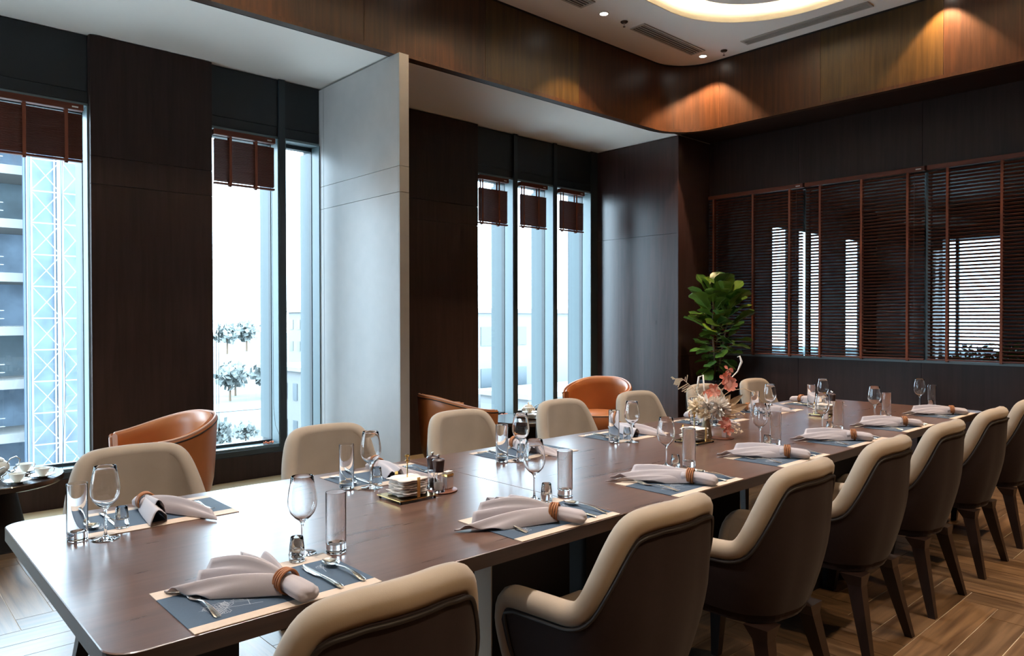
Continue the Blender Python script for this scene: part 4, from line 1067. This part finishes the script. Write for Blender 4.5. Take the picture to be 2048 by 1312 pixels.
def puff(a, b, c, r, n, m, name, seed, pr=0.012, pl=0.5):
    rr = random.Random(seed); mb = MB()
    for i in range(n):
        ph = rr.uniform(0, 2 * pi); th = math.acos(rr.uniform(-0.8, 1)); d = Vector((sin(th) * cos(ph), sin(th) * sin(ph), cos(th)))
        a1 = d.orthogonal().normalized(); b1 = d.cross(a1); q = rr.uniform(0, 6.3); a2 = a1 * cos(q) + b1 * sin(q); b2 = d.cross(a2)
        base = L3(a, b, c) + d * r * 0.25; L_ = r * rr.uniform(0.75, 1.1)
        mb.add([base - a2 * pr * 0.2, base + d * L_ * pl - a2 * pr * 0.5 + b2 * 0.002, base + d * L_ - a2 * pr * 0.15, base + d * L_ + a2 * pr * 0.15, base + d * L_ * pl + a2 * pr * 0.5 + b2 * 0.002, base + a2 * pr * 0.2], [(0, 1, 2, 3, 4, 5)])
    mb.lathe([(0, -r * 0.35), (r * 0.35, 0), (0, r * 0.35)], 8, Matrix.Translation(L3(a, b, c)))
    mb.build(name, m, fl)
for a, b, c, r, n, m, s in ((0.000, 0.165, -0.02, 0.050, 120, MWHITEF, 1), (0.055, 0.150, -0.03, 0.052, 140, MWHITEF, 2), (-0.045, 0.150, 0.0, 0.045, 110, MCREAM, 3), (-0.02, 0.115, -0.03, 0.035, 80, MCREAM, 4), (0.085, 0.115, -0.02, 0.034, 70, MWHITEF, 5)):
    puff(a, b, c, r, n, m, 'blossom', s, 0.016)
def petals(a, b, c, r, n, m, seed, name='coral_flower'):
    rr = random.Random(seed); mb = MB()
    for i in range(n):
        q = 2 * pi * i / n + rr.uniform(-0.3, 0.3); d = (rgt * cos(q) + upv * sin(q) + fwd * rr.uniform(-0.5, 0.3)).normalized()
        s = d.cross(fwd).normalized(); o_ = L3(a, b, c)
        mb.add([o_, o_ + d * r * 0.5 - s * r * 0.32, o_ + d * r * 0.95 - s * r * 0.26 - fwd * 0.004, o_ + d * r * 1.05, o_ + d * r * 0.95 + s * r * 0.26 - fwd * 0.004, o_ + d * r * 0.5 + s * r * 0.32], [(0, 1, 2, 3, 4, 5)])
    mb.build(name, m, fl)
for a, b, c, r, n, s in ((0.035, 0.235, -0.01, 0.048, 6, 1), (0.010, 0.215, 0.0, 0.036, 5, 2), (0.105, 0.300, 0.0, 0.044, 6, 3), (0.120, 0.270, -0.01, 0.050, 7, 4), (0.115, 0.345, 0.0, 0.032, 3, 5), (0.080, 0.075, -0.06, 0.040, 6, 6), (0.095, 0.040, -0.07, 0.034, 5, 7)):
    petals(a, b, c, r * 0.8, n, MPINKF, s); petals(a + 0.006, b - 0.008, c - 0.008, r * 0.62, n - 1, MPINKL, s + 20)
for a, b, c, w in ((0.215, 0.165, -0.02, 0.022), (0.195, 0.215, 0.0, 0.018), (0.125, 0.215, -0.01, 0.022), (0.150, 0.100, -0.05, 0.012)):
    st_ = L3(0.04, 0.10, -0.01); e = L3(a, b, c); d = (e - st_); s = d.normalized().cross(fwd).normalized(); mb = MB(); n = 8
    rings = [[st_ + d * (k / n) - s * w * sin(pi * (k / n) ** 1.5) , st_ + d * (k / n) + fwd * 0.004, st_ + d * (k / n) + s * w * sin(pi * (k / n) ** 1.5)] for k in range(n + 1)]
    mb.loft(rings, False, False); mb.build('straw_leaf', MSTRAW, fl)
def feather(pts, w, m, name, seed):
    rr = random.Random(seed); mb = MB(); P = [L3(*p) for p in pts]
    mb.tube(P, 0.0012, 5)
    for i in range(len(P) - 1):
        for k in range(7):
            t = k / 7; p = P[i].lerp(P[i + 1], t); d = (P[i + 1] - P[i]).normalized(); s = d.cross(fwd).normalized() * rr.choice((-1, 1))
            q = w * (0.4 + 0.6 * sin(pi * min(1, (i + t) / (len(P) - 1) * 1.05))) * rr.uniform(0.6, 1.1)
            if (i + t) / (len(P) - 1) < 0.25: continue
            e = p + s * q + d * q * 0.7 - upv * q * 0.3
            mb.add([p - d * 0.002, e - d * 0.003, e + d * 0.003, p + d * 0.004], [(0, 1, 2, 3)])
    mb.build(name, m, fl)
feather([(0, 0.08, 0), (-0.03, 0.17, 0), (-0.07, 0.25, 0), (-0.13, 0.30, -0.01), (-0.18, 0.295, -0.01)], 0.045, MCREAM, 'pampas_plume', 3)
feather([(0, 0.08, 0), (0.0, 0.17, 0.02), (-0.005, 0.22, 0.02)], 0.02, MCREAM, 'pampas_plume', 4)
def ribbon(pts, r, m, name): MB().tube([L3(*p) for p in pts], r, 6).build(name, m, fl, True)
ribbon([(-0.02, 0.15, 0.01), (-0.045, 0.24, 0.01), (-0.035, 0.305, 0.01), (-0.015, 0.315, 0.01), (-0.008, 0.25, 0.01), (0.0, 0.18, 0.01)], [0.003, 0.005, 0.006, 0.005, 0.004, 0.003], MWHITEF, 'grass_loop')
ribbon([(0.06, 0.20, 0), (0.12, 0.29, 0), (0.165, 0.335, 0), (0.185, 0.385, 0), (0.175, 0.415, 0), (0.163, 0.410, 0)], [0.0015, 0.002, 0.004, 0.007, 0.004, 0.002], MWHITEF, 'grass_loop')
ribbon([(0.05, 0.18, 0), (0.13, 0.235, 0), (0.20, 0.245, 0), (0.26, 0.22, 0), (0.30, 0.165, 0)], 0.0016, MSTRAW, 'grass_loop')
ribbon([(0.02, 0.13, -0.02), (0.10, 0.145, -0.03), (0.17, 0.125, -0.04), (0.20, 0.095, -0.04)], 0.0018, MSTRAW, 'grass_loop')
for i, (a, b) in enumerate(((0.035, 0.235), (0.105, 0.300), (0.120, 0.270), (0.085, 0.115))): stem(a, b)
mb = MB(); rr = random.Random(9)
for i in range(26):
    p = L3(0.09 + rr.random() * 0.09, 0.02 + rr.random() * 0.10, -0.05 + rr.uniform(-0.02, 0.02)); mb.lathe([(0, -0.005), (0.0045, 0), (0, 0.005)], 6, Matrix.Translation(p))
    if i % 3 == 0: mb.tube([L3(0.04, 0.10, -0.02), p], 0.0007, 4)
mb.build('berry_spray', MCREAM, fl)

# ------------------------------------------------------------------ ceiling fittings
def downlight(x, y, lab):
    t = thing('recessed_downlight', lab, 'ceiling light', (x, y, CZ), 0, 'recessed downlights of the upper ceiling')
    MB().lathe([(0.036, -0.0005), (0.048, -0.0005), (0.049, -0.004), (0.040, -0.007), (0.036, -0.004)], 28).build('trim_ring', MWHITEP, t, True, 40)
    MB().lathe([(0, -0.002), (0.0355, -0.002), (0.034, -0.0045), (0, -0.006)], 24).build('lens', MLAMP, t, True)
for i, (x, y) in enumerate(PFILL):  # added unseen fixtures housing the table fill spots
    t = thing('recessed_downlight', 'added fill light in the floating ceiling panel over the table, %s from the camera' % ORD[i], 'ceiling light', (x, y, CZ + 0.055), 0, 'added fill lights over the table')
    MB().lathe([(0.036, -0.0005), (0.048, -0.0005), (0.049, -0.004), (0.040, -0.007), (0.036, -0.004)], 28).build('trim_ring', MWHITEP, t, True, 40)
    MB().lathe([(0, -0.002), (0.0355, -0.002), (0.034, -0.0045), (0, -0.006)], 24).build('lens', MLAMP, t, True)
for i, (x, y) in enumerate(DOWN):
    lab = {0: 'round lit downlight left of the slim sprinkler in the ceiling strip', 1: 'round lit downlight at the rounded ceiling corner'}.get(i)
    if lab is None: lab = 'round recessed ceiling downlight outside the frame'
    downlight(x, y, lab)
def sprinkler(x, y, lab):
    t = thing('fire_sprinkler', lab, 'sprinkler', (x, y, CZ))
    MB().lathe([(0.0, -0.0005), (0.034, -0.0005), (0.036, -0.004), (0.030, -0.012), (0.020, -0.016), (0, -0.016)], 24).build('cup', MSPRK, t, True, 40)
    MB().lathe([(0, -0.0165), (0.008, -0.0165), (0.007, -0.045), (0.013, -0.048), (0.013, -0.051), (0, -0.052)], 14).build('head', MSILV, t, True, 40)
sprinkler(5.54, 4.454, 'bronze fire sprinkler between the left downlight and the long ceiling vent')
sprinkler(6.915, 4.218, 'bronze fire sprinkler near the rounded ceiling corner')
def vent(x0, x1, y0, y1, along, lab):
    t = thing('ceiling_vent', lab, 'vent', ((x0 + x1) / 2, (y0 + y1) / 2, CZ))
    hx, hy = (x1 - x0) / 2, (y1 - y0) / 2; f = 0.022
    mb = MB()
    mb.box(-hx, hx, -hy, -hy + f, -0.010, -0.0005); mb.box(-hx, hx, hy - f, hy, -0.010, -0.0005)
    mb.box(-hx, -hx + f, -hy + f, hy - f, -0.010, -0.0005); mb.box(hx - f, hx, -hy + f, hy - f, -0.010, -0.0005)
    mb.build('frame', MVENT, t)
    MB().box(-hx + f, hx - f, -hy + f, hy - f, -0.002, -0.0006).build('dark_backing', MVENTD, t)
    n = 4
    for k in range(n):
        if along == 'x': y = lerp(-hy + f, hy - f, (k + 0.5) / n); MB().box(-hx + f, hx - f, y - 0.006, y + 0.006, -0.009, -0.0022).build('blade', MVENT, t)
        else: x = lerp(-hx + f, hx - f, (k + 0.5) / n); MB().box(x - 0.006, x + 0.006, -hy + f, hy - f, -0.009, -0.0022).build('blade', MVENT, t)
vent(5.71, 6.76, 4.345, 4.520, 'x', 'long slatted ceiling vent between the two sprinklers')
vent(3.95, 5.00, 4.345, 4.520, 'x', 'slatted ceiling vent cut by the top edge of the photo')
vent(6.80, 6.94, 2.70, 3.96, 'y', 'long pale linear ceiling vent beside the glowing cove')

# ------------------------------------------------------------------ fiddle leaf fig
PX, PY = 7.24, 4.53
pf = thing('fiddle_leaf_fig', 'tall fiddle leaf fig with big glossy leaves in the back corner', 'plant', (PX, PY, 0.62))
pt = thing('planter', 'tall glossy black planter under the fiddle leaf fig', 'planter', (PX, PY, 0.0))
MB().lathe([(0, 0), (0.14, 0), (0.145, 0.01), (0.175, 0.665), (0.180, 0.67), (0.180, 0.695), (0.165, 0.695), (0.163, 0.64), (0, 0.64)], 36).build('pot', MPOT, pt, True, 40)
MB().lathe([(0, 0.655), (0.08, 0.662), (0.160, 0.650), (0.160, 0.642), (0, 0.642)], 24).build('soil', MSOIL, pt, True)
stems = [[(0, 0, 0.03), (0.01, 0, 0.30), (-0.01, 0.02, 0.65), (0.0, 0.01, 1.08)], [(0.03, -0.02, 0.03), (0.06, -0.05, 0.35), (0.10, -0.10, 0.70), (0.07, -0.10, 0.98)]]
for s in stems: MB().tube(s, [0.013, 0.011, 0.008, 0.004], 8).build('trunk', MSTEM, pf, True)
def leaf_mesh(L_, W_, fold, bend):
    mb = MB(); R = []; n = 9
    for i in range(n + 1):
        s = i / n
        w = W_ * interp([(0, 0.10), (0.12, 0.42), (0.28, 0.62), (0.42, 0.66), (0.58, 0.86), (0.74, 1.0), (0.88, 0.84), (0.96, 0.52), (1, 0.12)], s)
        y = L_ * s; z = bend * s * s * L_
        R.append([(w * t, y, z + abs(t) * w * fold + 0.006 * sin(s * 14) * abs(t) + 0.003 * sin(9 * t)) for t in (-1, -0.6, -0.25, 0, 0.25, 0.6, 1)])
    mb.loft(R, False, False)
    mb.m = 1
    mb.tube([(0, -0.05, -0.004), (0, 0, 0.0015), (0, L_ * 0.5, bend * 0.25 * L_ + 0.0015), (0, L_ * 0.95, bend * 0.9 * L_ + 0.0015)], [0.0028, 0.0026, 0.002, 0.0008], 5)
    return mb.mesh('leaf', [MLEAF, MLEAFV], True)
lms = [leaf_mesh(0.235, 0.105, 0.22, -0.15), leaf_mesh(0.205, 0.092, 0.15, -0.4), leaf_mesh(0.18, 0.080, 0.30, -0.05)]
rr = random.Random(21)
for i in range(104):
    s = stems[i % 2]; q = (i / 104) ** 0.9
    z = lerp(0.16, 1.05 if i % 2 == 0 else 0.97, q)
    k = min(2, int(z / 0.36)); base = Vector(s[k]).lerp(Vector(s[k + 1]), max(0, min(1, (z - s[k][2]) / (s[k + 1][2] - s[k][2]))))
    az = i * 2.39996 + rr.uniform(-0.3, 0.3)
    el = lerp(-0.35, 1.15, q) + rr.uniform(-0.25, 0.25)
    sc = lerp(0.62, 1.1, min(1, q * 1.5)) * rr.uniform(0.85, 1.12)
    st = lerp(0.04, 0.12, sin(pi * min(1, q * 0.9)))
    d = Vector((cos(az) * cos(el), sin(az) * cos(el), sin(el)))
    y = d; x = y.cross(Vector((0, 0, 1))).normalized(); zz = x.cross(y).normalized()
    roll = rr.uniform(-0.6, 0.6)
    x2 = x * cos(roll) + zz * sin(roll); z2 = x2.cross(y)
    tip = base + d * (st + 0.23 * sc)
    if PX + tip.x > 7.62 or PY + tip.y > 4.87:
        d = Vector((-abs(d.x) if PX + tip.x > 7.62 else d.x, -abs(d.y) if PY + tip.y > 4.87 else d.y, d.z))
        y = d; x = y.cross(Vector((0, 0, 1))).normalized(); zz = x.cross(y).normalized()
        x2 = x * cos(roll) + zz * sin(roll); z2 = x2.cross(y)
    Rm = Matrix((x2, y, z2)).transposed()
    o = link_mesh('leaf', lms[i % 3], pf); o.rotation_euler = Rm.to_euler(); o.location = base + d * st; o.scale = (sc, sc, sc)

# annex plants
def shrub(name, lab, x, y, z, rx, rz_, n, seed, s=0.09, m=None):
    t = thing(name, lab, 'plant', (x, y, 0))
    r = random.Random(seed); mb = MB()
    for i in range(n):
        a = r.uniform(0, 2 * pi); b = math.acos(r.uniform(-1, 1)); q = r.random() ** 0.4
        p = Vector((rx * q * sin(b) * cos(a), rx * q * sin(b) * sin(a), z + rz_ * q * cos(b)))
        d = Vector((r.uniform(-1, 1), r.uniform(-1, 1), r.uniform(-0.4, 1))).normalized(); w = d.orthogonal().normalized()
        mb.add([p, p + d * s * 0.5 + w * s * 0.3, p + d * s, p + d * s * 0.5 - w * s * 0.3], [(0, 1, 2, 3)])
    tag(mb.build('foliage', m or MSHRUB, t), kind='stuff')
    MB().tube([(0, 0, 0.0), (0.02, 0, z)], 0.02, 6).build('stem', MSTEM, t)
    MB().lathe([(0, 0.0), (0.13, 0.0), (0.17, 0.38), (0.15, 0.38), (0, 0.35)], 20).build('pot', MPOT, t, True, 40)
shrub('leafy_shrub', 'bright green leafy shrub seen low through the right hand blind', 9.1, 2.25, 0.86, 0.46, 0.26, 420, 3)
shrub('leafy_tree', 'tall green houseplant glimpsed through the blind at the right edge', 9.3, 1.72, 1.95, 0.32, 0.75, 420, 5)

# ------------------------------------------------------------------ outside
MB().box(-14, 22, 6.75, 12.2, -1.5, -1.3).build('bounce_deck', MBOUNCE, None).__setitem__('kind', 'structure')  # unseen deck added to bounce daylight up onto the ceilings
MB().box(-14, -3.4, -4, 6.74, -1.5, -1.3).build('bounce_deck', MBOUNCE, None).__setitem__('kind', 'structure')
MB().box(-250, 400, 12, 900, -14.3, -14.0).build('ground', MGROUND, None).__setitem__('kind', 'structure')
MB().box(-200, 380, 122, 134, -13.99, -13.9).build('road', MROAD, None).__setitem__('kind', 'structure')
cb = thing('construction_building', 'concrete building under construction beyond the leftmost window', 'building', (9.0, 55.6, -13.6))
for k in range(9):
    z = k * 3.35 + 0.9
    MB().box(-30, 3.4, -1.0, 12, z - 0.28, z + 0.28).build('floor_slab', MCONC, cb)
    MB().box(-30, 3.2, 3.0, 3.2, z + 0.3, z + 3.05).build('net', MDKIN if k % 3 == 0 else MNET, cb)
    for x in (-22, -16, -10, -4.2, 2.4): MB().box(x - 0.35, x + 0.35, 0.6, 1.3, z + 0.285, z + 3.06).build('column', MCONC, cb)
    rl = MB()
    for x in [-9 + 0.42 * q for q in range(17)]: rl.box(x - 0.03, x + 0.03, -0.9, -0.84, z + 0.285, z + (1.3 if k % 2 else 2.9))
    for zz in (0.75, 1.25): rl.box(-9, -1.6, -0.9, -0.85, z + zz, z + zz + 0.05)
    rl.build('railing', MSCAF, cb)
sc_ = thing('scaffold_tower', 'tall braced scaffold tower in front of the construction building', 'scaffold', (9.75, 52, -14))
for x in (-1.55, -1.40, 0.05, 0.22, 1.55):
    for y in (-0.5, 0.9):
        MB().box(x - 0.045, x + 0.045, y - 0.045, y + 0.045, 0, 28.5).build('pole', MSCAFB if x < -1.5 else MSCAF, sc_)
brA = None
for k in range(15):
    z = 0.4 + k * 1.9
    for (x0, x1) in ((-1.35, 0.02), (0.25, 1.5)):
        for s in (0, 1):
            a, b = (z, z + 1.7) if s else (z + 1.7, z)
            MB().tube([(x0, -0.56, a), (x1, -0.56, b)], 0.028, 4).build('cross_brace', MSCAF, sc_)
        MB().box(x0, x1, -0.62, -0.57, z + 1.76, z + 1.83).build('rail', MSCAF, sc_)
MB().box(-1.6, 1.7, 1.0, 1.06, 0.1, 28).build('net', MNET, sc_)
def house(name, lab, x, y, w, d, h, n, fl_, cat='building', zb=-14.0):
    t = thing(name, lab, cat, (x, y, zb))
    MB().box(-w / 2, w / 2, -d / 2, d / 2, 0, h).build('wall', MBLDG, t)
    MB().box(-w / 2 - 0.3, w / 2 + 0.3, -d / 2 - 0.3, d / 2 + 0.3, h, h + 0.35).build('roof', MCONC, t)
    for f in range(fl_):
        for k in range(n):
            cx = -w / 2 + w * (k + 0.5) / n; z = h - 2.6 - f * 3.3
            if z < 0.5: continue
            MB().box(cx - w / n * 0.22, cx + w / n * 0.22, -d / 2 - 0.06, -d / 2 - 0.01, z, z + 1.5).build('window', MBWIN, t)
            MB().box(-d * 0 - w / 2 - 0.06, -w / 2 - 0.01, -d / 2 + d * (k + 0.3) / n, -d / 2 + d * (k + 0.7) / n, z, z + 1.5).build('window', MBWIN, t)
house('white_house', 'pale low building far beyond the narrow window beside the pillar', 34.2, 64, 9, 8, 10.8, 4, 2)
house('office_block', 'pale tall block barely visible far beyond the narrow window', 66, 100, 30, 14, 16.5, 6, 4)
house('white_building', 'long white building beyond the slim windows, right of the pillar', 48, 50, 24, 12, 15.9, 7, 3)
house('low_annex', 'low pale roofed annex in front of the long white building', 42, 38, 16, 5, 10.0, 6, 1)
rr = random.Random(5)
k = 0
TREES = [(54.0, 138, 4.6), (58.6, 147, 4.4), (61.5, 138, 4.8), (66.5, 147, 4.4), (69.5, 138, 4.6), (76.5, 147, 4.4), (80, 138, 4.6), (31.0, 82, 2.6), (35.5, 86, 2.0), (33.5, 96, 2.4), (27.0, 72, 2.2), (128, 330, 9), (146, 352, 10)]
for k, (x, y, r) in enumerate(TREES):
    lab = 'hazy tree in the row behind the road, %s from the left' % ORD[k] if k < 7 else ('small hazy tree on open ground below the second window, %s of four' % ORD[k - 7] if k < 11 else 'distant hazy tree clump on the skyline, %s of two' % ORD[k - 11])
    t = thing('tree', lab, 'tree', (x, y, -14), 0, 'hazy trees outside'); mb = MB()
    for i in range(170):
        a = rr.uniform(0, 2 * pi); b = math.acos(rr.uniform(-1, 1)); q = rr.random() ** 0.4 * r * 0.62
        p = Vector((q * sin(b) * cos(a), q * sin(b) * sin(a), r * 1.05 + q * cos(b) * 0.8)); d = Vector((rr.uniform(-1, 1), rr.uniform(-1, 1), rr.uniform(-1, 1))).normalized(); w = d.orthogonal() * r * 0.12
        mb.add([p, p + d * r * 0.14 + w, p + d * r * 0.28, p + d * r * 0.14 - w], [(0, 1, 2, 3)])
    mb.build('crown', MTREE, t)
    MB().tube([(0, 0, 0), (0, 0, r)], [r * 0.05, r * 0.03], 6).build('trunk', MSTEM, t)
